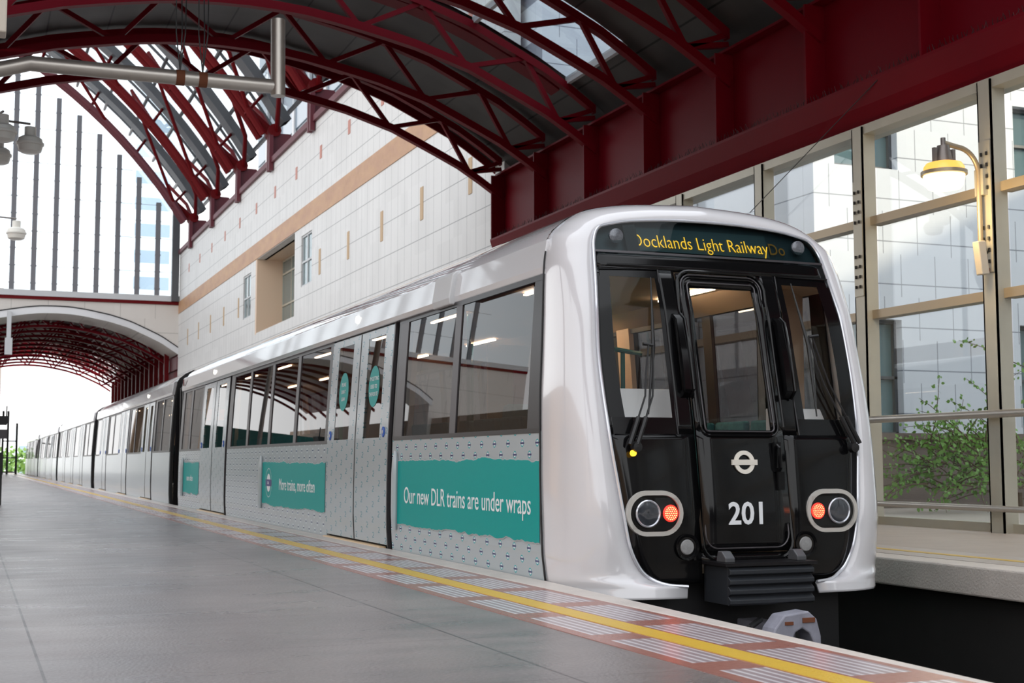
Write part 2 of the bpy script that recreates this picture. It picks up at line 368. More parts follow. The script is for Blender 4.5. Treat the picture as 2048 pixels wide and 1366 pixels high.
# right hand glazed screen (x = 10.8), open bays between y 7.2 and 27.3
GX = 10.8
scr = struct('wall_right', MB().box(GX-.1, GX+.1, -8, 27.4, 0, .10), 'galv')
ys = [12.03+2.37*k for k in range(-8, 7)]
for i, y in enumerate(ys):
    mb = MB().box(GX-.22, GX-.02, y+.03, y+.05, .0, 5.1).box(GX-.22, GX-.02, y-.17, y-.15, 0, 5.1).box(GX-.22, GX-.20, y-.17, y+.05, 0, 5.1)
    po = struct('mullion', mb, 'galv', scr)
    struct('mullion_edge', MB().box(GX-.06, GX+.06, y+.07, y+.11, 0, 5.1), 'framed', scr)
    if i in (9, 8):
        bm_ = MB().box(GX-.236, GX-.22, y-.15, y+.03, 2.9, 4.4)
        pl = bm_.build('splice_plate', 'galv', po)
        bb = MB()
        for z in [3.02+.13*k for k in range(4)]+[3.86+.13*k for k in range(4)]:
            for yy in (y-.105, y-.02): bb.lathe((GX-.25, yy, z), [(0, -.02), (.014, -.02), (.014, .02), (0, .02)], 6, 'z')
        bb.build('bolts', 'blackm', po)
for i in range(len(ys)-1):
    a, b = ys[i]+.11, ys[i+1]-.17
    g_ = MB().box(GX-.006, GX+.006, a, b, .1, 5.1); struct('glass_pane', g_, 'gscreen', scr)
    for z in (2.66, 3.87): struct('transom', MB().box(GX-.12, GX+.06, a, b+.02, z-.055, z+.055), 'bronze', scr)
struct('head_rail', MB().box(GX-.2, GX+.15, -8, 27.4, 5.0, 5.12), 'galv', scr)
hr = tag(MB().tube([(GX-.30, -8, 1.31), (GX-.30, 27, 1.31)], .045, 12).build('handrail', 'steel', None, True), 'thick round steel handrail at waist height along the right-hand glazed screen', 'handrail')
hr = tag(MB().tube([(GX-.30, -8, .27), (GX-.30, 27, .27)], .035, 12).build('handrail', 'steel', None, True), 'thin low steel rail near the floor along the right-hand glazed screen', 'handrail')

# far stone wall beyond the train with ochre band, small coloured stones and windows
wl = MB()
WY0, WY1 = 27.35, 77.4
def wseg(y0, y1, z0, z1, t=.4): wl.box(GX, GX+t, y0, y1, z0, z1)
holes = [(48.1, 55.1, 6.05, 9.1, 'big'), (45.45, 47.05, 6.97, 8.8, 's'), (56.3, 58.0, 6.88, 8.74, 's')]
wseg(WY0, 45.45, 0, 12.5); wseg(58.0, WY1, 0, 12.5); wseg(45.45, 58.0, 0, 6.05); wseg(45.45, 58.0, 9.1, 12.5)
wseg(45.45, 48.1, 6.05, 6.97); wseg(45.45, 48.1, 8.8, 9.1); wseg(47.05, 48.1, 6.97, 8.8)
wseg(55.1, 58.0, 6.05, 6.88); wseg(55.1, 58.0, 8.74, 9.1); wseg(55.1, 56.3, 6.88, 8.74)
wr_ = struct('wall_far', wl, 'stone')
struct('ochre_band', MB().box(GX-.025, GX+.01, WY0, WY1, 9.12, 9.80), 'band', wr_)
struct('wall_cap', MB().box(GX-.12, GX+.5, WY0, WY1, 12.5, 12.72), 'maroon', wr_)
k = 0
for y in [29.52+3.69*i for i in range(13)]:
    if y > WY1-1: break
    if not 45.3 < y < 58.2: struct('tan_stone', MB().box(GX-.015, GX+.01, y-.12, y+.12, 7.08, 7.95), 'tileoch', wr_)
    struct('red_stone', MB().box(GX-.015, GX+.01, y-.13, y+.13, 11.05, 11.5), 'tilered', wr_)
for z in (6.05, 7.0, 8.0, 8.8, 10.75):
    pass
# small windows and the deep big window
def grid_window(name, y0, y1, z0, z1, x, nv, zs, post='lgrey'):
    f = MB(); w = .07
    for i in range(nv+1):
        y = y0+(y1-y0)*i/nv; f.box(x-.04, x+.04, max(y0, y-w/2), min(y1, y+w/2) if i < nv else y1, z0, z1)
    f.box(x-.04, x+.04, y0, y0+w, z0, z1); f.box(x-.04, x+.04, y1-w, y1, z0, z1)
    for z in zs: f.box(x-.045, x+.045, y0, y1, z-w/2, z+w/2)
    fo = struct(name, f, post)
    struct('window_glass', MB().box(x-.005, x+.005, y0, y1, z0, z1), 'winblue', fo)
grid_window('window_1', 45.45, 47.05, 6.97, 8.8, GX+.08, 2, (7.0, 7.85, 8.77))
grid_window('window_2', 56.3, 58.0, 6.88, 8.74, GX+.08, 2, (6.91, 7.75, 8.70))
gb = MB().box(GX+.4, GX+1.9, 48.1, 48.25, 6.05, 9.1).box(GX-.002, GX+1.9, 55.04, 55.3, 6.0, 9.15).box(GX+.3, GX+1.9, 48.1, 55.2, 9.1, 9.3).box(GX+.3, GX+1.9, 48.1, 55.2, 5.9, 6.05)
struct('window_recess', gb, 'cream')
grid_window('window_3', 48.25, 55.1, 6.05, 9.1, GX+1.1, 4, (6.1, 7.2, 8.5, 9.05), 'galv')
struct('window_recess_back', MB().box(GX+1.9, GX+2.0, 48.1, 55.3, 5.9, 9.3), 'creamd')

# near roof: dark metal sheets on arch trusses; one glazed bay
DX = [0, .8, 1.64, 2.9, 4.0, 4.9, 5.65, 6.6]; DZ = [0, .02, .13, .37, .70, 1.1, 1.45, 2.07]
XM = 4.2
def lz(x): return 8.6-interp(abs(x-XM), DX+[7.4], DZ+[2.75])
def uz(x): return lz(x)+.86-.012*abs(x-XM)**1.1
def sheet(x0, x1, y0, y1, dz=.14, n=26, zf=uz, t=.05):
    mb = MB(); xs = [x0+(x1-x0)*i/n for i in range(n+1)]
    mb.grid([[(x, y, zf(x)+dz) for x in xs] for y in (y0, y1)]); b = len(mb.v)
    mb.grid([[(x, y, zf(x)+dz+t) for x in xs] for y in (y0, y1)])
    return mb
struct('ceiling', sheet(-3.0, 11.2, 10.5, 20.1), 'sheet', None, fix=False)
struct('ceiling_shade_strip', sheet(8.5, 11.2, 0, 10.5, n=6), 'sheet', None, fix=False)  # roof strip out of view, added over the near girder to darken it
struct('ceiling_rear', sheet(-3.0, 11.2, 22.5, 27.9), 'sheet', None, fix=False)
struct('ceiling_edge', sheet(10.15, 11.2, 20.1, 22.5, n=4), 'sheet', None, fix=False)
struct('skylight_glass', sheet(-1.5, 10.15, 20.1, 22.5, n=18), 'gpale', None, fix=False)
for xx in (10.15, 8.3, 6.2, 2.0): struct('skylight_frame', MB().box(xx-.04, xx+.04, 20.1, 22.5, uz(xx)+.06, uz(xx)+.2), 'lgrey')
struct('roof_edge_trim', MB().grid([[(x, 27.9, uz(x)-.05) for x in np.linspace(-3, 11.2, 40)], [(x, 27.9, uz(x)+.2) for x in np.linspace(-3, 11.2, 40)]]), 'red', None, solid=.05)

# cross bridge with arched openings, end glazing above it
BY = 77.4
def arch_z(x):
    for c in (XM, XM-15.6):
        if abs(x-c) <= 6.75: return lz(XM+abs(x-c))+.32
    return -1.2
def colbox(mb, xs, zf, z1, y0, y1):
    mb.grid([[(x, y0, zf(x)) for x in xs], [(x, y0, z1) for x in xs], [(x, y1, z1) for x in xs], [(x, y1, zf(x)) for x in xs], [(x, y0, zf(x)) for x in xs]])
xs = sorted(list(np.linspace(-24, GX, 150))+[XM-6.75, XM-6.751, XM-15.6+6.75, XM-15.6+6.751])
mb = MB(); colbox(mb, xs, arch_z, 9.62, BY, BY+4)
br = struct('footbridge_wall', mb, 'stonex', None, fix=False)
for c in (XM, XM-15.6):
    xs2 = np.linspace(c-6.7, c+6.6, 50); zz = lambda x: lz(XM+abs(x-c))
    struct('arch_border', MB().grid([[(x, BY-.06, zz(x)+.30) for x in xs2], [(x, BY-.06, zz(x)+.66) for x in xs2], [(x, BY, zz(x)+.66) for x in xs2]]), 'whitep2', br, fix=False)
    struct('arch_border_line', MB().grid([[(x, BY-.08, zz(x)+.66) for x in xs2], [(x, BY-.08, zz(x)+.73) for x in xs2]]), 'framed', br, fix=False)
struct('red_stripe', MB().box(-24, GX, BY-.10, BY+.02, 9.62, 9.80), 'redb', br)
struct('sill', MB().box(-24, GX, BY-.14, BY+.3, 9.80, 10.12), 'lgrey', br)
RC = (-12.01, -.75); RR = 26.64
def rib_z(x, r=RR): return RC[1]+math.sqrt(max(.01, r*r-(x-RC[0])**2))
eg = struct('end_glazing', MB().box(GX-.45, GX-.05, BY-.25, BY+.1, 9.8, rib_z(GX-.3, RR+.9)), 'greyp')
mg_ = mat('mullion_grey', (.20, .20, .215), .7, spec=.1)
for i in range(28):
    x = 9.56-1.095*i; zt = rib_z(x, RR+.3); mb = MB().box(x-.13, x+.13, BY-.12, BY+.08, 10.1, zt)
    z = 10.5
    while z < zt: mb.box(x-.16, x+.16, BY-.13, BY-.09, z-.03, z+.03); z += .95
    struct('glazing_mullion', mb, mg_, eg)
mb = MB(); z = 11.45
while z < 25: mb.box(RC[0]-9, min(10.5, RC[0]+math.sqrt(max(1, (RR+.3)**2-(z-RC[1])**2))), BY+.0, BY+.02, z-.012, z+.012); z += 1.9
struct('glazing_bars', mb, 'lgrey', eg)
xs3 = np.linspace(-24, 10.5, 60)
struct('end_glass', MB().grid([[(x, BY+.03, 10.1) for x in xs3], [(x, BY+.03, rib_z(x, RR+.5)) for x in xs3]]), 'gpale', eg, fix=False)
# tunnel roof under and beyond the bridge
struct('ceiling_tunnel', sheet(-3.0, 11.0, BY+4, 104, dz=.1), mat('dark_red_roof_sheet', (.10, .012, .022), .5), None, fix=False)
mb = MB()
for x in np.linspace(-2.2, 10.6, 22):
    mb.box(x-.06, x+.06, 81, 115, uz(x)-.02, uz(x)+.08)
for y in np.arange(104.3, 115.2, 1.1):
    for a, b in zip(np.linspace(-2.2, 10.6, 23)[:-1], np.linspace(-2.2, 10.6, 23)[1:]): mb.bar((a, y, uz(a)+.1), (b, y, uz(b)+.1), .16, .08)
struct('tunnel_purlins', mb, 'red')
zt2 = lambda x: uz(XM+min(7.4, abs(x-XM+15.6)))
struct('ceiling_tunnel_left', sheet(-18.0, -4.0, BY+4, 110, dz=.1, zf=zt2), bpy.data.materials['dark_red_roof_sheet'], None, fix=False)
mb = MB()
for y in np.arange(BY+5, 110, 3.35):
    xs_ = np.linspace(-17.9, -4.8, 20); mb.grid([[(x, y+d, zt2(x)+e) for x in xs_] for d, e in ((-.1, -.6), (.1, -.6), (.1, -.4), (-.1, -.4), (-.1, -.6))])
struct('tunnel_arches_left', mb, 'red', None, fix=False)
struct('wall_left_platform', MB().box(-18, -4.6, 100, 100.3, 0, 5.0), mat('teal_cladding', (.03, .25, .24), .4))
for k in range(6): struct('pier', MB().box(-5.2, -4.4, BY+2+6*k, BY+2.8+6*k, 0, 7), 'cream')
struct('wall_tunnel', MB().box(10.95, 11.2, BY+.4, 113, 0, 8.2), mat('tunnel_wall', (.20, .025, .035), .6, noise=.1))
struct('girder_tunnel', MB().box(10.75, 10.94, BY, 115, 6.0, 6.7), 'maroon')
# glass of the high barrel roof
RIBY = [73.2-6.88*i for i in range(7)]
gx = [RC[0]+(RR+1.55)*math.cos(R_(a)) for a in np.linspace(33.5, 82, 26)]
gz = [RC[1]+(RR+1.55)*math.sin(R_(a)) for a in np.linspace(33.5, 82, 26)]
bar_ = struct('barrel_glass', MB().grid([[(x, y, z) for x, z in zip(gx, gz)] for y in (28, 77.4)]), 'gpale', None, fix=False)
for i in range(0, 26, 2):
    struct('barrel_purlin', MB().box(gx[i]-.06, gx[i]+.06, 28, 77.4, gz[i]-.14, gz[i]), 'greyp', bar_)
for y in np.arange(28.0, 77, 3.44):
    if min(abs(y-r) for r in RIBY) < 1.2: continue
    b_ = MB()
    for i in range(25): b_.bar((gx[i], y, gz[i]-.06), (gx[i+1], y, gz[i+1]-.06), .10, .12, up=(0, 1, 0))
    struct('glazing_bar', b_, 'greyp', bar_)

# ================================================================ STEEL
def girder(x, y0, y1, sgn, lab):
    g = thing('plate_girder', (x, (y0+y1)/2, 5.12), lab, 'girder')
    MB().box(x-.02, x+.02, y0, y1, 5.62, 7.05).build('web', 'red', g)
    MB().box(x-.22*sgn if sgn > 0 else x-.2, x+.2 if sgn > 0 else x+.22, y0, y1, 7.05, 7.09).build('top_flange', 'red', g)
    a, b = sorted((x-sgn*.34, x+.2*sgn))
    MB().box(a, b, y0, y1, 5.60, 5.64).build('bottom_flange', 'red', g)
    a, b = sorted((x-sgn*.30, x+.12*sgn))
    pr = [(x-sgn*.34, 5.60), (x-sgn*.26, 5.34), (x-sgn*.14, 5.14), (x+sgn*.15, 5.14), (x+sgn*.15, 5.60)]
    pts = [(p[0], p[1]) for p in pr]
    mb = MB().prism(pts, 'y', y0, y1); mb.build('lower_channel', 'red', g)
    yy = 27.3
    while yy > y0:
        if yy <= y1:
            a, b = sorted((x-sgn*.33, x-sgn*.02)); MB().box(a, b, yy-.02, yy+.02, 5.64, 7.05).build('stiffener', 'red', g)
        yy -= 2.4
    return g
g1 = girder(GX, -8, 27.34, 1, 'deep dark red plate girder with upright stiffeners carrying the arches over the glazed screen')
sp = MB(); y = 11.
while y < 27:
    for xx in (GX-.30, GX-.22): sp.bar((xx, y, 5.64), (xx+random.uniform(-.05, .05), y+random.uniform(-.03, .03), 5.64+.09), .004)
    y += .07
so = sp.build('bird_spikes', 'blackm', g1); so['kind'] = 'stuff'
g2 = girder(-2.4, -8, 27.34, -1, 'dark red plate girder on the platform side, left of the arches')
for y in (3.3, 12.9, 22.5): tag(MB().box(-2.55, -2.25, y-.15, y+.15, 0, 5.14).build('steel_column', 'maroon', None), 'dark red square steel column under the left girder', 'column', 'columns under the left girder')

def truss(y, lab, grp, m='red', light=False):
    t = thing('arch_truss', (XM, y, lz(-2.4)), lab, 'roof truss', grp)
    xs = np.linspace(-2.3, 10.7, 27); w = .15
    for nm, zf in (('lower_chord', lz), ('upper_chord', uz)):
        mb = MB()
        mb.grid([[(x, y-w/2, zf(x)-w/2) for x in xs], [(x, y+w/2, zf(x)-w/2) for x in xs], [(x, y+w/2, zf(x)+w/2) for x in xs], [(x, y-w/2, zf(x)+w/2) for x in xs], [(x, y-w/2, zf(x)-w/2) for x in xs]])
        mb.build(nm, m, t)
    lo = [0, 1.95, 3.95, 5.75]; up = [1.1, 3.1, 5.1, 6.5]
    for s in (-1, 1):
        for i in range(4):
            a = (XM+s*lo[i], y, lz(XM+lo[i])); b = (XM+s*up[i], y, uz(XM+up[i]))
            MB().bar(a, b, .085).build('web_member', m, t)
            if i < 3:
                c = (XM+s*lo[i+1], y, lz(XM+lo[i+1])); MB().bar(b, c, .085).build('web_member', m, t)
    for s in (-1, 1): MB().bar((XM+s*5.75, y, lz(XM+5.75)), (XM+s*6.5, y, lz(XM+5.75)+.12), .085).build('end_tie', m, t)
    return t
ordn = ['outermost', 'second from the open end of', 'third from the open end of', 'fourth from the open end of', 'fifth from the open end of', 'sixth from the open end of', 'seventh from the open end of', 'eighth from the open end of', 'ninth from the open end of']
for i in range(8):
    nm = ('dark red lattice arch at the open far end of the near roof' if i == 0 else
          f'dark red lattice arch, {ordn[i]} the near roof')
    truss(27.3-2.4*i, nm, 'lattice arches of the near roof')
# wide paired beam seen beside the glazed bay
tag(MB().grid([[(x, 22.75, uz(x)-.02) for x in np.linspace(5.5, 10.1, 12)], [(x, 23.15, uz(x)-.02) for x in np.linspace(5.5, 10.1, 12)], [(x, 23.15, uz(x)+.1) for x in np.linspace(5.5, 10.1, 12)], [(x, 22.75, uz(x)+.1) for x in np.linspace(5.5, 10.1, 12)], [(x, 22.75, uz(x)-.02) for x in np.linspace(5.5, 10.1, 12)]]).build('gutter_beam', 'red', None), 'broad crimson curved gutter beam beside the glazed roof bay', 'beam')

for i, y in enumerate(np.arange(BY+4.3, 116, 3.35)):
    truss(float(y), 'dark crimson lattice arch in the tunnel roof beyond the footbridge', 'lattice arches of the tunnel roof')
for i, y in enumerate(np.arange(BY+3, 113, 2.4)):
    tag(MB().box(10.45, 10.7, y-.12, y+.12, 0, 7.2).build('tunnel_column', 'redb', None), 'red upright column along the right side of the tunnel beyond the footbridge', 'column', 'columns along the tunnel')

# high barrel ribs and their feet on the wall top
ang = lambda x, r: math.acos((x-RC[0])/r)
def rpt(a, y, r): return (RC[0]+r*math.cos(a), y, RC[1]+r*math.sin(a))
A0 = ang(10.4, RR); A1 = R_(82)
words = ['beside the end glazing', 'second from end glazing', 'third from end glazing', 'fourth from end glazing', 'fifth from end glazing', 'sixth from end glazing', 'nearest the metal roof']
for i, y in enumerate(RIBY):
    r = thing('barrel_rib', rpt(A0, y, RR), f'tall curved red rib of the glass barrel roof, {words[i]}', 'roof rib', 'red ribs of the glass barrel roof')
    aa = np.linspace(A0, A1, 22)
    for dy in (-.38, .38): MB().tube([rpt(a, y+dy, RR) for a in aa], .15, 8).build('lower_chord', 'redb' if i > 0 else 'maroon', r, True)
    mb = MB()
    for a, b in zip(aa[:-1], aa[1:]): mb.bar(rpt(a, y, RR+1.05), rpt(b, y, RR+1.05), .95, .28, up=(0, 1, 0))
    # wide grey gutter: build as flat box strip
    mb = MB(); mb.grid([[rpt(a, y+dy, RR+rr) for a in aa] for dy, rr in ((-.5, .95), (.5, .95), (.5, 1.3), (-.5, 1.3), (-.5, .95))])
    mb.build('grey_gutter', 'greyp', r, fix=False)
    for k in range(1, 20, 3):
        m_ = MB()
        for dy in (-.38, .38): m_.bar(rpt(aa[k], y+dy, RR), rpt(aa[k]+.01, y, RR+1.0), .10)
        m_.bar(rpt(aa[k], y-.38, RR), rpt(aa[k], y+.38, RR), .10)
        m_.build('spacer', 'redb', r)
    for k in (3, 8, 13):
        for s in (-1, 1):
            if i == 0 and s > 0: continue
            MB().tube([rpt(aa[k-2], y+s*.4, RR), rpt(aa[k+3], y+s*3.44, RR+1.35)], .085, 7).build('branch_strut', 'redb', r, True)
    # pin foot
    MB().tube([(10.9, y, 13.75), rpt(A0+.04, y, RR+.1)], .2, 8).build('pin_link', 'redb', r, True)
    for s in (-1, 1): MB().tube([(10.95, y+s*.3, 13.75), (10.75, y+s*1.6, 14.9), (9.9, y+s*3.0, 16.2)], .10, 7).build('foot_strut', 'redb', r, True)
    p = thing('roof_bracket', (11.0, y, 12.72), f'maroon steel foot on the wall top under the rib {words[i]}', 'bracket', 'maroon feet of the barrel ribs')
    MB().prism([(10.75, 12.7), (12.2, 12.7), (11.5, 13.75), (10.75, 13.75)], 'y', y-.35, y+.35).build('web_plate', 'maroon', p)
    MB().box(10.60, 10.76, y-.62, y-.42, 12.2, 13.6).build('side_plate', 'maroon', p)
    MB().box(10.60, 10.76, y-.32, y-.12, 12.2, 13.6).build('side_plate', 'maroon', p)
    MB().tube([(10.85, y-.45, 13.85), (10.85, y+.45, 13.85)], .26, 12).build('pin', 'redb', p, True)
# ================================================================ TRAIN
CX = 4.82
SZ = [-.30, -.02, .2, .6, 1.0, 1.6, 2.09, 2.16, 2.33]; SH = [1.18, 1.215, 1.23, 1.228, 1.22, 1.185, 1.15, 1.145, 1.11]
def hx(z): return interp(z, SZ, SH)
ROOF = [(1.11, 2.33), (1.06, 2.41), (.95, 2.50), (.80, 2.575), (.5, 2.63), (0, 2.66), (-.5, 2.63), (-.80, 2.575), (-.95, 2.50), (-1.06, 2.41), (-1.11, 2.33)]
def strip(mb, s, z0, z1, y0, y1, off=0.0, th=.03, n=None):
    """curved side panel between heights z0..z1, s=-1 platform side, +1 far side, with thickness"""
    n = n or max(1, int((z1-z0)/.2)); zs = [z0+(z1-z0)*i/n for i in range(n+1)]
    out = [(CX+s*(hx(z)+off), z) for z in zs]; inn = [(CX+s*(hx(z)+off-th), z) for z in reversed(zs)]
    b0 = len(mb.v); mb.prism(out+inn, 'y', y0, y1)
    if abs(y0-8.39) < 1e-6:                       # the first car's leading edge leans back with the nose joint
        for i in range(b0, len(mb.v)):
            x, y, z = mb.v[i]
            if abs(y-y0) < 1e-6: mb.v[i] = (x, y+.072*max(0, z), z)
    return mb
def pane(mb, s, z0, z1, y0, y1, off=-.006):
    zs = np.linspace(z0, z1, 4); return mb.grid([[(CX+s*(hx(z)+off), y, z) for z in zs] for y in (y0, y1)])

def banner(parent, s, y0, y1, z0, z1, seed, roll=True, roundel=False, txt=None, tsize=.13, ty=None, tz=.5, tsx=1.0):
    """torn-edged teal panel; y0 near end, y1 far end"""
    rnd = random.Random(seed); xx = lambda z, o: CX+s*(hx(z)+o)
    def outline(e, o):
        n = 90; top = []; bot = []; j1 = j2 = 0
        for i in range(n+1):
            y = y0+(y1-y0)*i/n; j1 = j1*.75+rnd.uniform(-.009, .009); j2 = j2*.75+rnd.uniform(-.009, .009)
            w = .006*math.sin(i*.17+seed)
            top.append((y, z1+j1+w+e)); bot.append((y, z0+j2-w-e))
        return top, bot
    st = rnd.getstate(); top, bot = outline(.009, 0); rnd.setstate(st); t2, b2 = outline(0, 0)
    def sheetm(t, b, o, m, nm):
        rows = []
        for (ya, za), (yb, zb) in zip(t, b): rows.append([(xx(za+(zb-za)*k/4, o), ya, za+(zb-za)*k/4) for k in range(5)])
        return MB().grid(rows).build(nm, m, parent, fix=False)
    sheetm(top, bot, .0035, 'grey', 'torn_edge'); p = sheetm(t2, b2, .0055, 'teal', 'banner')
    if roll:
        yr = y1; MB().tube([(xx(z, .022), yr+.03, z) for z in np.linspace(z0-.06, z1+.09, 8)], [.02, .032, .034, .034, .034, .034, .03, .012], 8).build('paper_roll', 'wp', parent, True)
    d = -s                                     # text runs towards -y on the platform side
    ux = (0, -1, 0) if s < 0 else (0, 1, 0)
    zc = tz+.05; slope = (hx(zc+.1)-hx(zc-.1))/.2
    if txt:
        yy = ty if s < 0 else (y0+y1-ty)
        text('banner_text', txt, tsize, 'white', p, (xx(tz, .0075), yy, tz), ux, (s*slope, 0, 1), .001, sx=tsx, offset=0)
    if roundel:
        yc = y1-.42 if s < 0 else y0+.42; zc = (z0+z1)/2+.01
        for nm, r0, r1, m in (('roundel_ring', .185, .178, 'white'), ('roundel_disc', .115, 0, 'white')):
            mb = MB(); n = 28; a = [(xx(zc, .0075), yc+r0*math.cos(2*math.pi*k/n), zc+r0*math.sin(2*math.pi*k/n)) for k in range(n)]
            b = [(xx(zc, .0075), yc+r1*math.cos(2*math.pi*k/n), zc+r1*math.sin(2*math.pi*k/n)) for k in range(n)]
            mb.grid([a, b], close=True); mb.build(nm, m, p, fix=False)
        x = xx(zc, .0); MB().box(min(x, x+s*.010), max(x, x+s*.010), yc-.17, yc+.17, zc-.042, zc+.042).build('roundel_bar', 'navy', p)
        text('roundel_text', 'DLR', .05, 'white', p, (x+s*.0105, yc+.06*(1 if s < 0 else -1), zc-.018), ux, (0, 0, 1), .0006)
    return p

def build_car(n, y0, y1, doors, lab, detail=2, cab=False):
    """doors = list of (near y, far y) of each double doorway"""
    c = thing('train_car', (CX, (y0+y1)/2, -.92), lab, 'train', 'cars of the light-rail train')
    ya = y0+(.02 if cab else .06); yb = y1-.12
    L = []; prev = ya
    for d0, d1 in doors: L.append((prev, d0-.16, True)); prev = d1
    L.append((prev, yb, False))
    # roof
    mb = MB(); mb.grid([[(CX+a, y, z) for a, z in ROOF] for y in (ya if not cab else y0+.24, yb)])
    mb.build('roof', 'whitep', c, True, fix=False)
    for s in (-1, 1):
        near = (s < 0)
        # painted band above the windows and projecting door-gear cover
        y_cov = y0+2.05 if cab else ya
        mb = MB()
        if cab: mb.prism([(CX+s*1.15, 2.09), (CX+s*1.155, 2.14), (CX+s*1.125, 2.335), (CX+s*1.0, 2.33), (CX+s*1.0, 2.09)], 'y', ya+.155, y_cov); mb.build('cantrail_panel', 'whitep2', c, bevel=.008)
        mb = MB().prism([(CX+s*1.10, 2.085), (CX+s*1.185, 2.085), (CX+s*1.195, 2.13), (CX+s*1.165, 2.32), (CX+s*1.14, 2.345), (CX+s*1.0, 2.36)], 'y', y_cov, yb)
        mb.build('door_gear_cover', 'whitep2', c, bevel=.008)
        if cab: MB().prism([(CX+s*1.10, 2.075), (CX+s*1.193, 2.075), (CX+s*1.203, 2.13), (CX+s*1.172, 2.325), (CX+s*1.14, 2.355), (CX+s*1.0, 2.37)], 'y', y_cov-.02, y_cov+.42).build('cover_end_cap', 'lgrey', c, bevel=.01)
        strip(MB(), s, 2.02, 2.10, y_cov, yb, -.03, .05, 2).build('shadow_gap', 'blackm', c)
        # lower panels, window bands
        for k, (a, b, post) in enumerate(L):
            if b-a < .2: continue
            wrap = {0: 'wr', 1: 'wd', 2: 'wd'}.get(k, 'wd') if n == 0 else 'wp'
            strip(MB(), s, -.02, 1.0, a, b).build('side_panel', wrap, c)
            strip(MB(), s, -.13, -.02, a, b, -.01).build('skirt', 'wp', c)
            fr = MB(); strip(fr, s, .985, 1.02, a, b, .004, .04, 1)
            strip(fr, s, 2.05, 2.09, a, b, .004, .04, 1)
            fw = .30 if (cab and k == 0) else .13; strip(fr, s, 1.0, 2.09, a, a+fw, .002, .04); strip(fr, s, 1.0, 2.09, b-.06, b, .002, .04)
            fr.build('window_surround', 'framed', c)
            w = b-a; m = max(1, round(w/1.45)); ps = [a+fw+(w-.06-fw)*i/m for i in range(m+1)]
            for i in range(m):
                p0, p1 = ps[i], ps[i+1]
                if i < m-1:
                    strip(MB(), s, 1.02, 2.05, p1-.07, p1+.07, .003, .035).build('window_post', 'frameg', c)
                elif m > 1: strip(MB(), s, 1.02, 2.05, p1-.22, p1, .003, .035).build('window_post', 'frameg', c)
                q0 = p0+(.07 if i else 0); q1 = p1-(.07 if i < m-1 else (.22 if m > 1 else 0))
                pane(MB(), s, 1.02, 2.05, q0, q1).build('window_pane', 'gside', c, True, fix=False)
        for k, (d0, d1) in enumerate(doors):
            strip(MB(), s, -.25, 2.09, d0-.16, d0, -.03, .03).build('door_pocket_seal', 'blackm', c)
            strip(MB(), s, -.25, .02, d0, d1, -.03, .03).build('sill_seal', 'blackm', c)
            strip(MB(), s, -.25, 2.09, d0-.03, d0-.012, .004, .03).build('door_edge_strip', 'frameg', c)
            mid = (d0+d1)/2
            strip(MB(), s, .03, 2.07, mid-.012, mid+.012, .007, .03).build('door_meeting_seal', 'blackm', c)
            for li, (a, b) in enumerate(((d0, mid-.006), (mid+.006, d1))):
                wa, wb = (a+.27, b-.27)
                mb = MB(); dm = 'wt' if n == 0 else 'wp'
                strip(mb, s, .03, 1.02, a, b, .004); strip(mb, s, 2.0, 2.075, a, b, .004, .03, 1)
                strip(mb, s, 1.02, 2.0, a, wa, .004); strip(mb, s, 1.02, 2.0, wb, b, .004)
                lf = mb.build('door_leaf', dm, c)
                pane(MB(), s, 1.02, 2.0, wa, wb, 0).build('door_window', 'gside', lf, True, fix=False)
                if detail:
                    yb2 = a+.13 if li == 0 else b-.13; x = CX+s*(hx(1.07)+.004)
                    MB().lathe((x+s*.0, yb2, 1.07), [(.0, 0), (.0, 0)], 3)
                    bt = MB(); N = 18
                    for r_, t_ in ((.04, .012),):
                        ring = [(yb2+r_*math.cos(2*math.pi*q/N), 1.07+.0+r_*1.25*math.sin(2*math.pi*q/N)) for q in range(N)]
                        bt.prism(ring, 'x', x, x+s*t_)
                    bt.build('door_button', 'blue', lf, bevel=.003)
                    bt = MB(); ring = [(yb2+.016*math.cos(2*math.pi*q/N), 1.07+.018*math.sin(2*math.pi*q/N)) for q in range(N)]
                    bt.prism(ring, 'x', x, x+s*.015).build('button_centre', 'lgrey', lf)
                if n == 0 and k == 0 and s < 0:
                    yc = (wa+wb)/2; zc = 1.52; x = CX+s*(hx(zc)+.003); N = 30
                    sl = (hx(zc+.1)-hx(zc-.1))/.2*s
                    ring = [(x+sl*(.2*math.sin(2*math.pi*q/N)), yc+.185*math.cos(2*math.pi*q/N), zc+.2*math.sin(2*math.pi*q/N)) for q in range(N)]
                    st = MB(); st.add(ring, [tuple(range(N))]); so_ = st.build('door_sticker', 'teal', lf, fix=False)
                    for i_, t_ in enumerate((["I'M GETTING", 'USED TO', 'THE ROUTE'] if li == 0 else ['PLEASE', "DON'T", 'LEAN'])):
                        zt = zc+.055-.075*i_; text('sticker_text', t_, .055, 'white', so_, (CX+s*(hx(zt)+.006), yc, zt), (0, -1, 0), (sl, 0, 1), .0005, 'CENTER')
            if near or detail: MB().box(*sorted((CX+s*1.20, CX+s*1.275)), d0+.08, d1-.03, -.03, .012).build('step_edge', 'wood', c, bevel=.012)
            N = 14; yl = mid+.08; x = CX+s*1.186
            MB().prism([(yl+.035*math.cos(2*math.pi*q/N), 2.23+.035*math.sin(2*math.pi*q/N)) for q in range(N)], 'x', x, x+s*.012).build('door_lamp', 'lightdot', c)
        for e in (ya-.05, yb):                                  # black end seals
            if cab and e < y0+.5: continue
            strip(MB(), s, -.28, 2.33, e, e+.05, -.01, .06).build('end_seal', 'blackm', c)
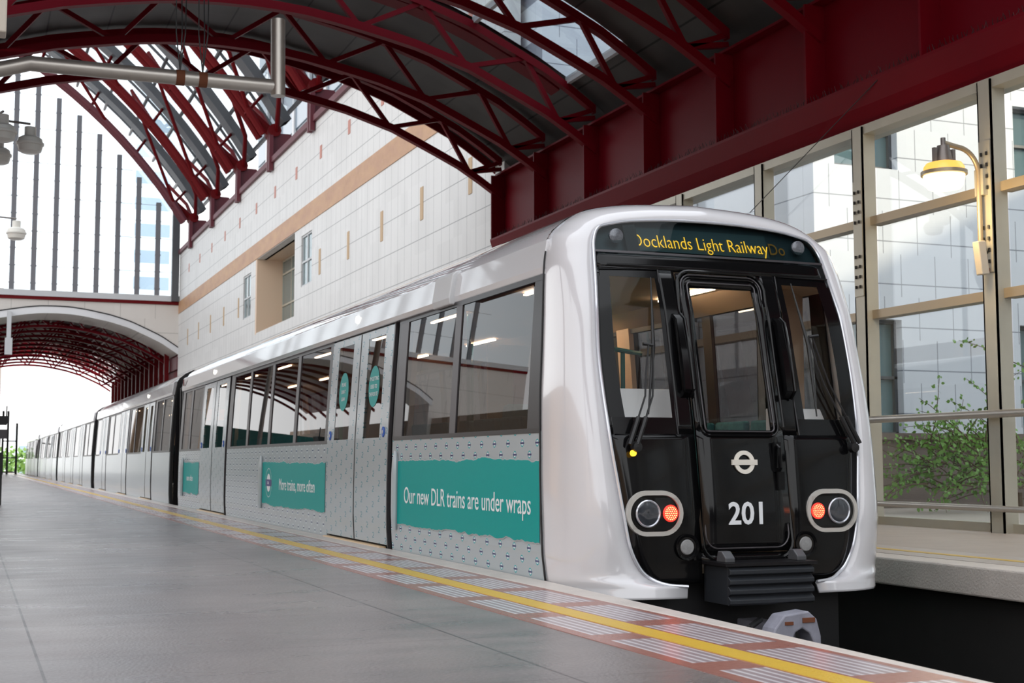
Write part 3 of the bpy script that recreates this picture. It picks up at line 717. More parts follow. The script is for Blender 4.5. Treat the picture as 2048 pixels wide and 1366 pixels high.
    # ends
    if not cab:
        MB().prism([(CX+a, z) for a, z in ROOF]+[(CX-1.15, -.25), (CX+1.15, -.25)], 'y', ya-.06, ya-.03).build('car_end', 'framed', c)
    # floor, ceiling, interior
    if1 = y0+(1.3 if cab else .1)
    MB().box(CX-1.15, CX+1.15, if1 if not cab else y0-.2, yb, -.12, .02).build('car_floor', 'intfloor', c)
    MB().box(CX-1.02, CX+1.02, y0+.15, yb, -.9, -.35).build('underframe', 'blackm', c)
    MB().prism([(CX-1.1, 2.05), (CX-.8, 2.17), (CX+.8, 2.17), (CX+1.1, 2.05), (CX+1.1, 2.2), (CX-1.1, 2.2)], 'y', y0+.1, yb).build('ceiling_lining', 'cream', c)
    for a in (-.62, .62):
        q = y0+.9
        while q < yb-1.2: MB().box(CX+a-.016, CX+a+.016, q, q+.9, 2.145, 2.16).build('light_strip', 'strip', c); q += 2.4
    for k, (a, b, post) in enumerate(L):
        if b-a < .9: continue
        for s in (-1, 1):
            strip(MB(), s, 0, 1.0, a, b, -.05, .03).build('wall_lining', 'creamd', c)
            strip(MB(), s, .03, 2.1, b-.28, b-.02, -.05, .05).build('wall_lining', 'cream', c)
            q = a+.35 if not (cab and k == 0) else a+.6
            while q+.55 < b:
                x0, x1 = sorted((CX+s*.62, CX+s*1.12)); sc_ = MB().box(x0, x1, q, q+.5, .38, .48)
                sc_.prism([(CX+s*1.0, .45), (CX+s*1.08, .45), (CX+s*1.13, 1.12), (CX+s*1.06, 1.12)], 'y', q+.02, q+.48)
                sc_.build('seat', 'seat', c, bevel=.02)
                q += .56
                if detail < 2 and q > a+2.5: break
    if detail:
        for d0, d1 in doors:
            for y in (d0-.35, d1+.3):
                for s in (-1, 1): MB().tube([(CX+s*.55, y, 0.02), (CX+s*.55, y, 2.15)], .02, 8).build('grab_pole', 'pole', c, True)
            strip(MB(), 1, .03, 2.05, d0, d1, -.04, .01).build('door_lining', 'green', c)
    return c

car = build_car(0, 8.37, 25.5, [(12.06, 14.32), (20.6, 22.95)], 'leading train car with glossy black front numbered 201 and white nose', 2, True)
banner(car, -1, 8.44, 11.70, .245, .80, 3, True, False, 'Our new DLR trains are under wraps', .205, 11.50, .43, .93)
banner(car, -1, 14.36, 17.72, .25, .785, 8, True, True, 'More trains, more often', .20, 16.68, .45, .95)
banner(car, -1, 23.0, 24.72, .25, .785, 5, True, False, 'more often', .15, 24.3, .47, 1)
banner(car, 1, 14.36, 17.72, .25, .785, 9, False, True, 'More trains, more often', .16, 16.62, .47, .97)
banner(car, 1, 8.44, 11.70, .245, .80, 4, False, False, 'Our new DLR trains are under wraps', .205, 11.50, .43, .93)
sq = MB().box(CX-1.208, CX-1.2, 25.05, 25.15, 2.18, 2.29).build('red_sticker', 'redb', car)
build_car(1, 26.6, 43.2, [(29.45, 31.3), (34.3, 36.2), (39.6, 41.5)], 'second silver-grey train car, directly behind the leading car', 1)
build_car(2, 44.3, 61.4, [(47.9, 49.9), (52.2, 54.2), (56.8, 58.8)], 'third train car from the black front', 0)
build_car(3, 62.4, 78.6, [(65.7, 67.7), (70.9, 72.9), (76.6, 77.9)], 'fourth train car, reaching the footbridge', 0)
build_car(4, 79.6, 96.5, [(82.9, 85.0), (87.5, 89.5), (92.0, 94.0)], 'last train car, inside the far tunnel', 0)
for i, y in enumerate((26.05, 43.75, 61.9, 79.1)):
    g_ = MB()
    for k in range(7):
        yy = y-.5+k*.15; r = 1.0 if k % 2 else .93
        g_.prism([(CX-1.08*r, -.2), (CX-1.08*r, 2.2), (CX-.8*r, 2.45), (CX+.8*r, 2.45), (CX+1.08*r, 2.2), (CX+1.08*r, -.2)], 'y', yy, yy+.1)
    tag(g_.build('gangway_bellows', 'blackm', None), ['black folded bellows between the leading and second cars', 'black folded bellows between the second and third cars', 'black folded bellows between the third and fourth cars', 'black folded bellows between the fourth and last cars'][i], 'bellows')

# ------------------------------------------------------------ cab nose
FZ = [-.10, 0, .25, .45, .67, .85, 1.05, 1.27, 1.5, 1.8, 2.0, 2.25, 2.48, 2.6]
FY = [7.79, 7.815, 7.825, 7.83, 7.857, 7.88, 7.91, 7.955, 8.005, 8.065, 8.13, 8.22, 8.32, 8.37]
def fy(z, h=0): return interp(z, FZ, FY)+.02*(abs(h)/.98)**3
half = [(.504, -.085, 7.735), (.49, -.012, 7.75), (.62, .0, 7.78), (.713, .035, 7.82), (.79, .10, 7.835), (.86, .24, None), (.90, .445, None), (.93, .667, None), (.953, .847, None), (.971, 1.055, None),
        (.983, 1.28, None), (.985, 1.51, None), (.968, 1.80, None), (.945, 2.0, None), (.923, 2.2, None), (.905, 2.30, None), (.86, 2.385, None), (.78, 2.42, None), (.6, 2.455, None), (.3, 2.48, None), (0, 2.487, None)]
half = [(a, z, y if y else fy(z, a)) for a, z, y in half]
seam = [(1.18, -.30), (1.20, -.16), (1.215, -.02), (1.222, .08), (1.23, .18), (1.23, .32), (1.23, .5), (1.228, .70), (1.222, .87), (1.218, 1.06), (1.208, 1.28), (1.192, 1.5), (1.172, 1.8), (1.16, 2.0), (1.145, 2.18), (1.112, 2.33), (1.06, 2.41), (.95, 2.50), (.80, 2.575), (.5, 2.63), (0, 2.66)]
seam = [(a-.004, z-(.004 if a < 1.1 else 0), 8.415+.072*max(0, z)+(.05 if a < 1.1 else 0)) for a, z in seam]
seam[0] = (1.196, -.085, 8.415); seam[1] = (1.208, -.02, 8.415); seam[2] = (1.214, .03, 8.417)
def resamp(L, m=5):
    out = []; P = [np.array(p) for p in L]; n = len(P)
    for i in range(n-1):
        p0, p1, p2, p3 = P[max(i-1, 0)], P[i], P[i+1], P[min(i+2, n-1)]
        if i <= 1: p0 = p1; p3 = p2 if i == 0 else p3
        for k in range(m):
            t = k/m
            if i == 0: out.append(p1+(p2-p1)*t); continue
            out.append(.5*((2*p1)+(-p0+p2)*t+(2*p0-5*p1+4*p2-p3)*t*t+(-p0+3*p1-3*p2+p3)*t**3))
    out.append(P[-1]); return out
HA = resamp(half); HB = resamp(seam); NN = len(HA)
rows = []
ts = [0, .012, .03, .06, .1, .16, .24, .34, .46, .6, .74, .88, 1]
for t in ts:
    r = []
    for j in range(NN):
        a, b = HA[j], HB[j]; e = 3.0
        q = (1-(1-t)**e)**(1/e)
        top = min(1, max(0, (a[1]-2.15)/.25)); e2 = 3.0*(1-top)+2.1*top; q = (1-(1-t)**e2)**(1/e2)
        r.append((a[0]+(b[0]-a[0])*q, a[1]+(b[1]-a[1])*q, a[2]+(b[2]-a[2])*t))
    rows.append(r)
full = [[(CX-p[0], p[2], p[1]) for p in r]+[(CX+p[0], p[2], p[1]) for p in reversed(r[:-1])] for r in rows]
nose = MB().grid(full).build('nose_shell', 'whitep', car, True, fix=True)
m_ = nose.modifiers.new('solid', 'SOLIDIFY'); m_.thickness = .02; m_.offset = -1
path = [(CX-p[0], p[2]-.004, p[1]) for p in HA[5:]]+[(CX+p[0], p[2]-.004, p[1]) for p in reversed(HA[5:-1])]
MB().tube(path, .011, 8).build('mask_rim', 'rim', car, True)
sp_ = [(CX-p[0]-.008, p[2]-.03, p[1]+.003) for p in HB]
MB().tube(sp_[:len(HB)-28], .006, 6).build('nose_joint', 'blackm', car, True)
# black mask
mz = [p[1] for p in HA[5:]]; mh = [p[0] for p in HA[5:]]
def mw(z): return float(np.interp(z, mz, mh))-.002
def fpiece(mb, a0, a1, z0, z1, off=0.0, nz=None, nx=6):
    """patch of the front surface; a0/a1 half-offsets (numbers or functions of z)"""
    nz = nz or max(1, int((z1-z0)/.06)); rows = []
    for i in range(nz+1):
        z = z0+(z1-z0)*i/nz; p = a0(z) if callable(a0) else a0; q = a1(z) if callable(a1) else a1
        rows.append([(CX+p+(q-p)*k/nx, fy(z, p+(q-p)*k/nx)+off, z) for k in range(nx+1)])
    return mb.grid(rows)
neg = lambda z: -mw(z)
mb = MB()
fpiece(mb, neg, -.345, .0, .97, nz=26); fpiece(mb, .345, mw, .0, .97, nz=26)
fpiece(mb, -.345, .345, .12, .19, nz=1)
fpiece(mb, neg, mw, 2.10, 2.215, nz=3, nx=20)
fpiece(mb, -.47, -.345, .97, 2.10); fpiece(mb, .345, .47, .97, 2.10)
fpiece(mb, neg, lambda z: -mw(z)+.03, .97, 2.10); fpiece(mb, lambda z: mw(z)-.03, mw, .97, 2.10)
mk = mb.build('black_mask', 'black', car, True, fix=False); s_ = mk.modifiers.new('solid', 'SOLIDIFY'); s_.thickness = .02; s_.offset = -1
for s in (-1, 1):
    a, b = (lambda z: -mw(z)+.03, -.47) if s < 0 else (.47, lambda z: mw(z)-.03)
    fpiece(MB(), a, b, 1.08, 2.04).build('windscreen', 'gfront', car, True, fix=False)
    mb = MB(); fpiece(mb, a, b, .97, 1.08, -.002); fpiece(mb, a, b, 2.04, 2.10, -.002)
    if s < 0: fpiece(mb, lambda z: -mw(z)+.02, lambda z: -mw(z)+.10+.03*(2.0-z), 1.08, 2.04, -.002); fpiece(mb, -.50, -.47, 1.08, 2.04, -.002)
    else: fpiece(mb, .47, lambda z: .535-.02*(z-1), 1.08, 2.04, -.002); fpiece(mb, lambda z: mw(z)-.12, mw, 1.08, 2.04, -.002)
    mb.build('windscreen_border', 'black', car, True, fix=False)
    MB().tube([(CX+s*.47, fy(.97)-.006, .97), (CX+s*.47, fy(2.1)-.006, 2.1), (CX+s*(mw(2.1)-.02), fy(2.1)-.006, 2.1)], .006, 6).build('windscreen_trim', 'framed', car, True)
fpiece(MB(), neg, mw, 2.225, 2.482, -.006, nz=8, nx=24).build('display_glass', 'gdark', car, True, fix=False)
fpiece(MB(), neg, mw, 2.212, 2.228, -.010, nz=1, nx=20).build('display_lower_trim', 'frameg', car, True, fix=False)
db = MB(); fpiece(db, lambda z: neg(z)+.01, lambda z: mw(z)-.01, 2.21, 2.478, .05, nz=6, nx=20); db.build('display_back', mat('display_panel', (.035, .055, .062), .35), car, True, fix=False)
fpiece(MB(), -.60, .50, 2.245, 2.42, .04, nz=2, nx=8).build('display_screen', mat('led_matrix', (.05, .085, .09), .5), car, True, fix=False)
zt = 2.275; sl = (fy(2.4)-fy(2.25))/.15
tx = text('display_text', 'Docklands Light Railway', .150, 'amber', car, (CX-.60, fy(zt)+.034, zt), (1, 0, 0), (0, sl, 1), .001, sx=.745, offset=-.002)
text('display_text', 'Do', .135, 'amberdim', car, (CX+.50, fy(zt)+.034, zt), (1, 0, 0), (0, sl, 1), .001, sx=.80)
fpiece(MB(), -.66, -.562, 2.232, 2.45, .012, nz=2, nx=2).build('display_bezel', 'black', car, fix=False)
for s in (-1, 1):
    y = fy(2.335)-.010; q = MB().lathe((CX+s*.735, y, 2.335), [(0, -.002), (.045, -.001), (.052, .003), (.052, .02), (0, .02)], 20, 'y'); mk_ = q.build('marker_light', 'led', car, True)
# front door
dr = MB()
fpiece(dr, -.335, .335, .195, 1.0, -.012); fpiece(dr, -.335, -.25, 1.0, 1.99, -.012, nx=2); fpiece(dr, .25, .335, 1.0, 1.99, -.012, nx=2); fpiece(dr, -.335, .335, 1.99, 2.085, -.012)
door = dr.build('front_door', 'black', car, True, fix=False); s_ = door.modifiers.new('solid', 'SOLIDIFY'); s_.thickness = .02; s_.offset = -1
fpiece(MB(), -.25, .25, 1.0, 1.99, -.004).build('door_window', 'gfront', door, True, fix=False)
def rr(h, z0, z1, r, off):
    pts = []
    for cx_, cz, a0 in ((h-r, z1-r, 0), (-h+r, z1-r, 90), (-h+r, z0+r, 180), (h-r, z0+r, 270)):
        for k in range(6):
            a = R_(a0+18*k); X = cx_+r*math.cos(a); Z = cz+r*math.sin(a); pts.append((CX+X, fy(Z)+off, Z))
    pts.append(pts[0]); return pts
for h, z0, z1, r, rad, m in ((.345, .15, 2.10, .11, .013, 'black'), (.318, .22, 2.075, .09, .006, 'frameg'), (.30, .96, 2.055, .07, .007, 'black'), (.268, .99, 2.02, .03, .006, 'frameg')):
    MB().tube(rr(h, z0, z1, r, -.016), rad, 6, False).build('door_seal', m, door, True)
# roundel, number, lock
zc = .785; yc = fy(zc)-.016
ring = MB(); N = 36
A = [(CX+.005+.078*math.cos(2*math.pi*k/N), yc+(.078*math.sin(2*math.pi*k/N))*.10, zc+.078*math.sin(2*math.pi*k/N)) for k in range(N)]
B = [(CX+.005+.050*math.cos(2*math.pi*k/N), yc+(.05*math.sin(2*math.pi*k/N))*.10, zc+.050*math.sin(2*math.pi*k/N)) for k in range(N)]
ring.grid([A, B], close=True); A2 = [(p[0], p[1]-.012, p[2]) for p in A]; B2 = [(p[0], p[1]-.012, p[2]) for p in B]
ring.grid([A2, A], close=True); ring.grid([B, B2], close=True); ring.grid([B2, A2], close=True)
ring.build('roundel_ring', mat('cream_badge', (.78, .74, .66), .35), door, fix=True)
MB().box(CX+.005-.097, CX+.005+.097, yc-.016, yc, zc-.018, zc+.018).build('roundel_bar', bpy.data.materials['cream_badge'], door)
text('car_number', '201', .205, 'white', door, (CX+.005, fy(.385)-.015, .378), (1, 0, 0), (0, .02, 1), .002, 'CENTER', sx=.98, offset=.004)
lk = MB().tube([(CX+.262, fy(.91)-.02, .91), (CX+.262, fy(.86)-.065, .88), (CX+.262, fy(.8)-.065, .75), (CX+.262, fy(.7)-.02, .72)], .014, 8)
lk.box(CX+.235, CX+.29, fy(.8)-.03, fy(.8)-.01, .72, .92).box(CX+.25, CX+.30, fy(.6)-.03, fy(.6)-.01, .60, .72); lk.build('door_lock', 'black', door, True)
# grab handles either side of the door
for s, x in ((-1, -.385), (1, .405)):
    pts = [(CX+x, fy(1.78)-.0, 1.79), (CX+x, fy(1.75)-.05, 1.75), (CX+x, fy(1.5)-.07, 1.5), (CX+x, fy(1.25)-.06, 1.27), (CX+x, fy(1.2)-.0, 1.22)]
    hb = MB(); hb.grid([[(p[0]-.035, p[1]+.03, p[2]) for p in pts], [(p[0]-.03, p[1]-.01, p[2]) for p in pts], [(p[0]+.03, p[1]-.01, p[2]) for p in pts], [(p[0]+.035, p[1]+.03, p[2]) for p in pts]])
    hb.build('handle_pod', 'black', car, True, bevel=.0, fix=False)
    MB().tube([(p[0]+.03, p[1]-.014, p[2]) for p in pts], .010, 8).build('grab_handle', 'black', car, True)
# headlamp clusters
def stad(cx_, z, hw, hh, y, n=14):
    r = hh; L_ = hw-r; out = []
    for k in range(n+1): a = -math.pi/2+math.pi*k/n; out.append((cx_+L_+r*math.cos(a), y, z+r*math.sin(a)))
    for k in range(n+1): a = math.pi/2+math.pi*k/n; out.append((cx_-L_+r*math.cos(a), y, z+r*math.sin(a)))
    return out
for s in (-1, 1):
    x = CX+s*.682; z = .455; y = fy(z, .68)
    ra = stad(x, z, .205, .145, y-.016); rb = stad(x, z, .178, .118, y-.016); ra0 = stad(x, z, .208, .148, y+.01); rb0 = stad(x, z, .176, .116, y+.0)
    hl = MB().grid([ra0, ra, rb, rb0], close=False); 
    hl = MB(); hl.grid([ra0, ra, rb, rb0], close=True); H = hl.build('headlamp_cluster', mat('lamp_bezel', (.62, .60, .56), .3, metal=.3), car, True, fix=False)
    bk = MB(); q_ = stad(x, z, .178, .118, y-.003); bk.add(q_, [tuple(range(len(q_)))]); bk.build('lamp_recess', 'black', H, fix=False)
    MB().lathe((CX+s*.735, y-.012, z), [(.0, -.004), (.045, -.008), (.076, -.002), (.076, .01), (0, .01)], 26, 'y').build('headlamp_lens', 'lens', H, True)
    t_ = [(CX+s*.735+.083*math.cos(2*math.pi*k/28), y-.014, z+.083*math.sin(2*math.pi*k/28)) for k in range(29)]
    MB().tube(t_, .0075, 6, False).build('lens_ring', 'rim', H, True)
    MB().lathe((CX+s*.568, y-.012, z), [(0, -.004), (.05, -.002), (.055, .004), (0, .01)], 24, 'y').build('tail_lamp', 'redlamp', H, True)
    led = MB()
    for rr_, nn in ((.0, 1), (.015, 6), (.028, 12), (.040, 18)):
        for k in range(nn):
            a = 2*math.pi*k/nn; led.lathe((CX+s*.568+rr_*math.cos(a), y-.017, z+rr_*math.sin(a)), [(0, -.001), (.0042, 0), (0, .002)], 6, 'y')
    led.build('tail_lamp_leds', 'redhot', H)
    fpiece(MB(), x-CX-.17, x-CX+.17, z-.10, z+.10, -.028, nz=2).build('lamp_cover', glass('lamp_cover_glass', (.9, .9, .9), .02), H, fix=False)
    # round lower lamp in a recess
    x = CX+s*.455; z = .235; y = fy(z)
    q = MB().lathe((x, y-.008, z), [(.085, .0), (.085, -.01), (.07, -.008), (.06, .012), (.06, .015)], 24, 'y'); q.build('lower_lamp_housing', 'black', car, True)
    MB().lathe((x, y-.012, z), [(0, -.006), (.045, -.002), (.052, .006), (0, .01)], 20, 'y').build('lower_lamp', mat('grey_lamp_lens', (.28, .28, .28), .3, noise=.3, nscale=60), car, True)
# wipers
for s, pts, blade in (
    (-1, [(-.80, .90), (-.72, 1.08), (-.655, 1.22), (-.63, 1.38), (-.612, 1.56)], [(-.69, 1.10), (-.60, 1.55), (-.545, 2.04)]),
    (1, [(.885, .915), (.80, 1.10), (.70, 1.32), (.665, 1.45), (.63, 1.66)], [(.615, 1.10), (.63, 1.60), (.575, 2.05)])):
    w = MB()
    for d in (0, .045 if s > 0 else -.055):
        P = [(CX+a+d*(1 if i < 4 else .6), fy(z)-.05, z) for i, (a, z) in enumerate(pts)]
        w.tube(P[:2], .016, 6); w.tube(P[1:], .007, 6)
    w.tube([(CX+pts[-1][0], fy(pts[-1][1])-.05, pts[-1][1]), (CX+pts[-1][0]+s*.07, fy(1.6)-.05, pts[-1][1]+.01)], .012, 6)
    wi = w.build('wiper', 'blackm', car, True)
    bl = MB(); bl.tube([(CX+a, fy(z)-.030, z) for a, z in blade], [.005, .014, .004], 6); bl.build('wiper_blade', 'blackm', wi, True)
    MB().lathe((CX+pts[0][0], fy(.88)-.045, .885), [(0, -.015), (.032, -.012), (.036, .03), (0, .04)], 14, 'y').build('wiper_motor', 'blackm', wi, True)
MB().lathe((CX-.82, fy(.82)-.02, .845), [(0, -.01), (.02, -.008), (.022, .01), (0, .01)], 10, 'y').build('amber_reflector', 'amber', car)
# folded front step / ramp box
rp_ = MB(); X0, X1, Y0_ = CX-.315, CX+.315, 7.53
rp_.box(X0, X1, Y0_+.02, 7.85, -.12, .13)
for k in range(4):
    z = .105-.062*k; rp_.prism([(Y0_+.02, z+.018), (Y0_-.012, z-.006), (Y0_-.012, z-.030), (Y0_+.02, z-.044)], 'x', X0, X1)
rb_ = rp_.build('front_step', mat('step_grey', (.022, .025, .03), .4), car, bevel=.003)
MB().box(X0-.03, X1+.03, Y0_-.01, 7.84, .125, .145).build('step_top_plate', 'framed', rb_)
for x in (-.27, .27): MB().prism([(Y0_+.05, .145), (Y0_+.05, .175), (Y0_+.10, .215), (Y0_+.15, .215), (Y0_+.17, .145)], 'x', CX+x-.04, CX+x+.03).build('step_hinge', 'greyp', rb_, bevel=.006)
MB().box(CX-.8, CX+.8, 7.95, 8.4, -.5, .05).build('nose_underside', 'blackm', car)
# coupler
cp_ = MB(); ring = []
pts = [(-.18, -.62), (-.21, -.46), (-.17, -.36), (-.10, -.28), (.08, -.26), (.14, -.31), (.17, -.42), (.17, -.62), (.125, -.62), (.12, -.47), (.085, -.40), (.03, -.365), (-.02, -.39), (-.06, -.47), (-.07, -.62)]
cc = at(1597, 1262, y=7.35); cp_.prism([(cc.x+a, cc.z+.38+z) for a, z in pts], 'y', 7.35, 7.5); cp_.box(cc.x-.08, cc.x+.08, 7.5, 8.3, cc.z-.18, cc.z+.02); cpl = cp_.build('coupler', 'coupler', car, bevel=.01)
MB().box(cc.x+.03, cc.x+.12, 7.342, 7.36, cc.z+.05, cc.z+.08).build('rust_patch', 'rust', cpl); MB().box(cc.x-.10, cc.x-.04, 7.342, 7.36, cc.z+.04, cc.z+.06).build('rust_patch', 'rust', cpl)
MB().tube([(cc.x-.12, 7.6, cc.z+.05), (cc.x-.26, 7.5, cc.z+.02), (cc.x-.34, 7.6, cc.z-.1)], .02, 8).build('coupler_hose', 'blackm', cpl, True)
# inside the cab end
MB().prism([(8.02, 1.02), (8.22, 1.05), (8.30, 1.29), (8.36, 1.29), (8.36, .9), (8.02, .9)], 'x', CX-.90, CX-.30).build('cab_desk', 'desk', car, bevel=.01)
MB().prism([(8.02, 1.02), (8.22, 1.05), (8.30, 1.17), (8.36, 1.17), (8.36, .9), (8.02, .9)], 'x', CX+.50, CX+.93).build('cab_desk', 'desk', car, bevel=.01)
for s in (-1, 1):
    st = MB().box(CX+s*.62-.24, CX+s*.62+.24, 9.6, 10.0, .38, .50); st.box(CX+s*.62-.24, CX+s*.62+.24, 10.0, 10.12, .45, 1.25)
    st.build('passenger_seat', 'seat', car, bevel=.05)
    MB().prism([(8.75, .05), (8.75, 2.1), (8.85, 2.1), (8.85, .05)], 'x', *sorted((CX+s*1.10, CX+s*.86))).build('cab_pillar', 'cream', car)
MB().box(CX-1.1, CX-.45, 14.1, 14.14, .03, 2.1).build('draught_screen', 'creamd', car); MB().box(CX+.55, CX+1.1, 14.1, 14.14, .03, 2.1).build('draught_screen', 'creamd', car)
MB().tube([(CX-.55, 9.5, 1.05), (CX-.55, 9.5, 1.85), (CX-.42, 9.5, 2.15)], .022, 8).build('grab_pole', 'pole', car, True)
MB().tube([(CX-.55, 9.5, 1.72), (CX+.55, 10.4, 1.72)], .02, 8).build('grab_pole', 'pole', car, True)
MB().tube([(CX+.28, 10.2, .02), (CX+.28, 10.2, 1.72)], .02, 8).build('grab_pole', 'pole', car, True)
MB().box(CX-.62, CX-.50, 9.42, 9.54, 1.08, 1.40).build('pole_sleeve', 'steel', car, bevel=.01)
MB().box(CX+.42, CX+.68, 13.0, 13.03, 1.05, 1.75).build('notice_panel', 'redb', car)
MB().box(CX-.9, CX-.4, 24.9, 24.95, 1.55, 1.75).build('interior_display', 'orange', car)
# ================================================================ LAMPS AND FITTINGS
def lamp_head(parent, x, y, z, lit):
    """bulbous platform lamp, z = height of its metal band"""
    g = 'lampon' if lit else 'lampg'
    MB().lathe((x, y, z), [(.0, -.185), (.10, -.184), (.175, -.17), (.208, -.13), (.222, -.06), (.226, -.02)], 24).build('glass_bowl', g, parent, True)
    MB().lathe((x, y, z), [(.226, .02), (.218, .07), (.19, .11), (.12, .128), (0, .13)], 24).build('glass_top', 'lampon2' if lit else g, parent, True)
    MB().lathe((x, y, z), [(.22, -.025), (.25, -.02), (.25, .02), (.22, .025)], 24).build('band', 'bronze' if lit else 'lampmetal', parent, True)
    MB().lathe((x, y, z), [(.10, .12), (.10, .14), (.07, .29), (.07, .31), (.028, .31), (.028, .40), (0, .40)], 14).build('gear_housing', 'lampmetal', parent, True)
    for q in (-.12, .13): MB().box(x+q-.02, x+q+.02, y-.02, y+.02, z+.11, z+.28).build('side_clip', 'lampmetal', parent)
A_ = at(1888, 347, y=11.87); px_ = GX-.30
L = thing('wall_lamp', (px_, 12.0, 3.3), 'lit warm yellow bulbous lamp on a curved arm fixed to the glazed screen post', 'lamp')
lamp_head(L, A_.x, A_.y, A_.z, True)
top = A_.z+.345
cv = [(px_, 12.0, A_.z-.72), (px_, 12.0, A_.z+.045)]+[(px_-.30*(1-math.cos(R_(a))), 12.0-.02*a/90, A_.z+.045+.30*math.sin(R_(a))) for a in range(10, 91, 10)]+[(A_.x, A_.y, top)]
MB().tube(cv, .030, 10).build('curved_arm', 'bronze', L, True)
MB().box(px_+.0, px_+.12, 11.93, 12.07, A_.z-.18, A_.z+.12).build('fixing_plate', 'galv', L)
pl = bpy.data.lights.new('lamp_bulb', 'POINT'); pl.energy = 45; pl.color = (1, .72, .36); pl.shadow_soft_size = .2
po = bpy.data.objects.new('lamp_bulb', pl); COL.objects.link(po); po.parent = L; po.location = Vector((A_.x, A_.y-.0, A_.z-.36))-L.location
# tilted box-shaped loudspeaker on the same post
B_ = at(1962, 516, y=11.95)
sp = thing('loudspeaker', (B_.x, B_.y, B_.z-.2), 'tilted beige column loudspeaker on the glazed screen post below the lit lamp', 'speaker')
tl = Vector((.05, 0, -.40)).normalized()
MB().bar(B_-tl*.19, B_+tl*.19, .11, .10, up=(0, 1, 0)).build('speaker_case', 'box', sp, bevel=.012)
MB().tube([B_+Vector((.06, 0, .13)), B_+Vector((.12, .03, .05)), B_+Vector((.12, .03, -.06)), B_+Vector((.2, .05, -.10))], .012, 6).build('cable', 'blackm', sp, True)
MB().box(B_.x+.04, GX-.2, B_.y-.01, B_.y+.03, B_.z-.15, B_.z-.11).build('bracket_arm', 'rust', sp)

for yy, lab, offs in ((25.0, 'nearer post of bulbous unlit lamps at the left edge', [(.55, 0, 0), (.12, -.5, .06), (.08, .9, -.05), (-.55, 0, 0)]),
                      (35.0, 'farther post of bulbous unlit lamps at the left edge', [(.60, 0, -.05), (-.55, 0, 0), (-.2, .6, 0)])):
    c = at(60, 288, y=yy) if yy < 30 else at(28, 462, y=yy); px0 = c.x-.60
    T = thing('platform_lamp_post', (px0, yy, 0), lab, 'lamp post')
    MB().tube([(px0, yy, 0), (px0, yy, c.z+.5)], .06, 12).build('post', 'lampmetal', T, True)
    for ox, oy, oz in offs:
        hx_, hy_ = c.x-.60+ox*1.09, yy+oy
        H = MB().tube([(px0, yy, c.z+.33), (px0+(hx_-px0)*.3, yy+oy*.3, c.z+.38+oz), (hx_, hy_, c.z+.36+oz)], .022, 8).build('arm', 'lampmetal', T, True)
        MB().lathe((hx_, hy_, c.z+oz), [(0, -.17), (.13, -.168), (.195, -.135), (.215, -.05), (.218, -.03), (.24, -.02), (.24, .02), (.218, .03), (.205, .09), (.15, .13), (.10, .14), (.10, .30), (0, .30)], 20).build('lamp_head', 'lampg', H, True)

# brushed steel pipe slung under the roof
P0 = at(-60, 150, y=16); P1 = at(-8, 140, y=16); P2 = at(60, 127, y=16); P3 = at(556, 174, y=16)
Tp = thing('steel_pipe', (P3.x, 16, P3.z), 'horizontal brushed steel pipe ending in a short upright cylinder, slung under the roof', 'pipe')
pp = [at(-400, 190, y=16), P1+Vector((-.2, 0, -.05)), P1, P1+Vector((.10, 0, .03)), P2, P3]
MB().tube(pp, .088, 16).build('pipe', 'steel', Tp, True)
q0 = at(556, 192, y=15.98); q1 = at(556, 40, y=15.98)
MB().tube([q0, q1], .088, 18).build('upright_cylinder', 'steel', Tp, True)
for u in (352, 398):
    pj = P2+(P3-P2)*((u-60)/496)
    MB().tube([pj+Vector((-.05, 0, 0)), pj+Vector((.05, 0, 0))], .093, 16).build('rusty_band', 'rust', Tp, True)
    w = MB()
    for d in (-.18, .05, .18): w.tube([pj+Vector((0, 0, .08)), pj+Vector((d*.3, .0, .55)), pj+Vector((d, .8 if d > 0 else -.6, 3.6))], .008, 5)
    w.build('hanger_wires', 'blackm', Tp)
# hanging signs
s0 = at(24, 0, y=9); s1 = at(12, 74, y=9)
tag(MB().box(s1.x-.45, s1.x, 8.9, 9.05, s1.z, s0.z+.5).build('hanging_sign', 'box', None, bevel=.01), 'beige hanging panel cut by the top left corner of the frame', 'sign')
a, b = at(10, 675, y=76.8), at(24, 709, y=76.8)
tag(MB().box(a.x, b.x, 76.8, 77.0, b.z, a.z).box(a.x+.08, b.x-.08, 76.95, 77.39, a.z, 8.9).build('hanging_sign', 'lgrey', None), 'small pale hanging sign in front of the far tunnel arch', 'sign')
# dark help totem at the left edge
y = 27.0; f = lambda u, v: at(u, v, y=y)
K = thing('information_totem', (f(-6, 1010).x, y, 0), 'dark information totem with a light strip at the left edge of the platform', 'totem')
MB().box(f(-16, 950).x, f(4, 950).x, y, y+.25, 0, f(0, 905).z).build('plinth', 'blackm', K)
MB().prism([(f(-30, 850).x, f(0, 850).z), (f(13, 850).x, f(0, 850).z), (f(19, 832).x, f(0, 832).z), (f(-34, 832).x, f(0, 832).z)], 'y', y-.1, y+.35).build('hood', 'framed', K)
MB().box(f(-30, 850).x, f(12, 850).x, y-.1, y+.3, f(0, 858).z, f(0, 851).z).build('light_strip', mat('cool_strip', (.9, .9, .9), .4, emis=(1, 1, 1), es=1.5), K)
MB().box(f(-30, 850).x, f(15, 850).x, y-.1, y+.3, f(0, 877).z, f(0, 859).z).build('panel_box', 'frameg', K)
MB().box(f(-20, 850).x, f(2, 850).x, y-.05, y+.25, f(0, 905).z, f(0, 877).z).build('neck', 'lampmetal', K)
MB().tube([f(13, 832), f(14, 812)], .012, 6).build('aerial', 'blackm', K, True)
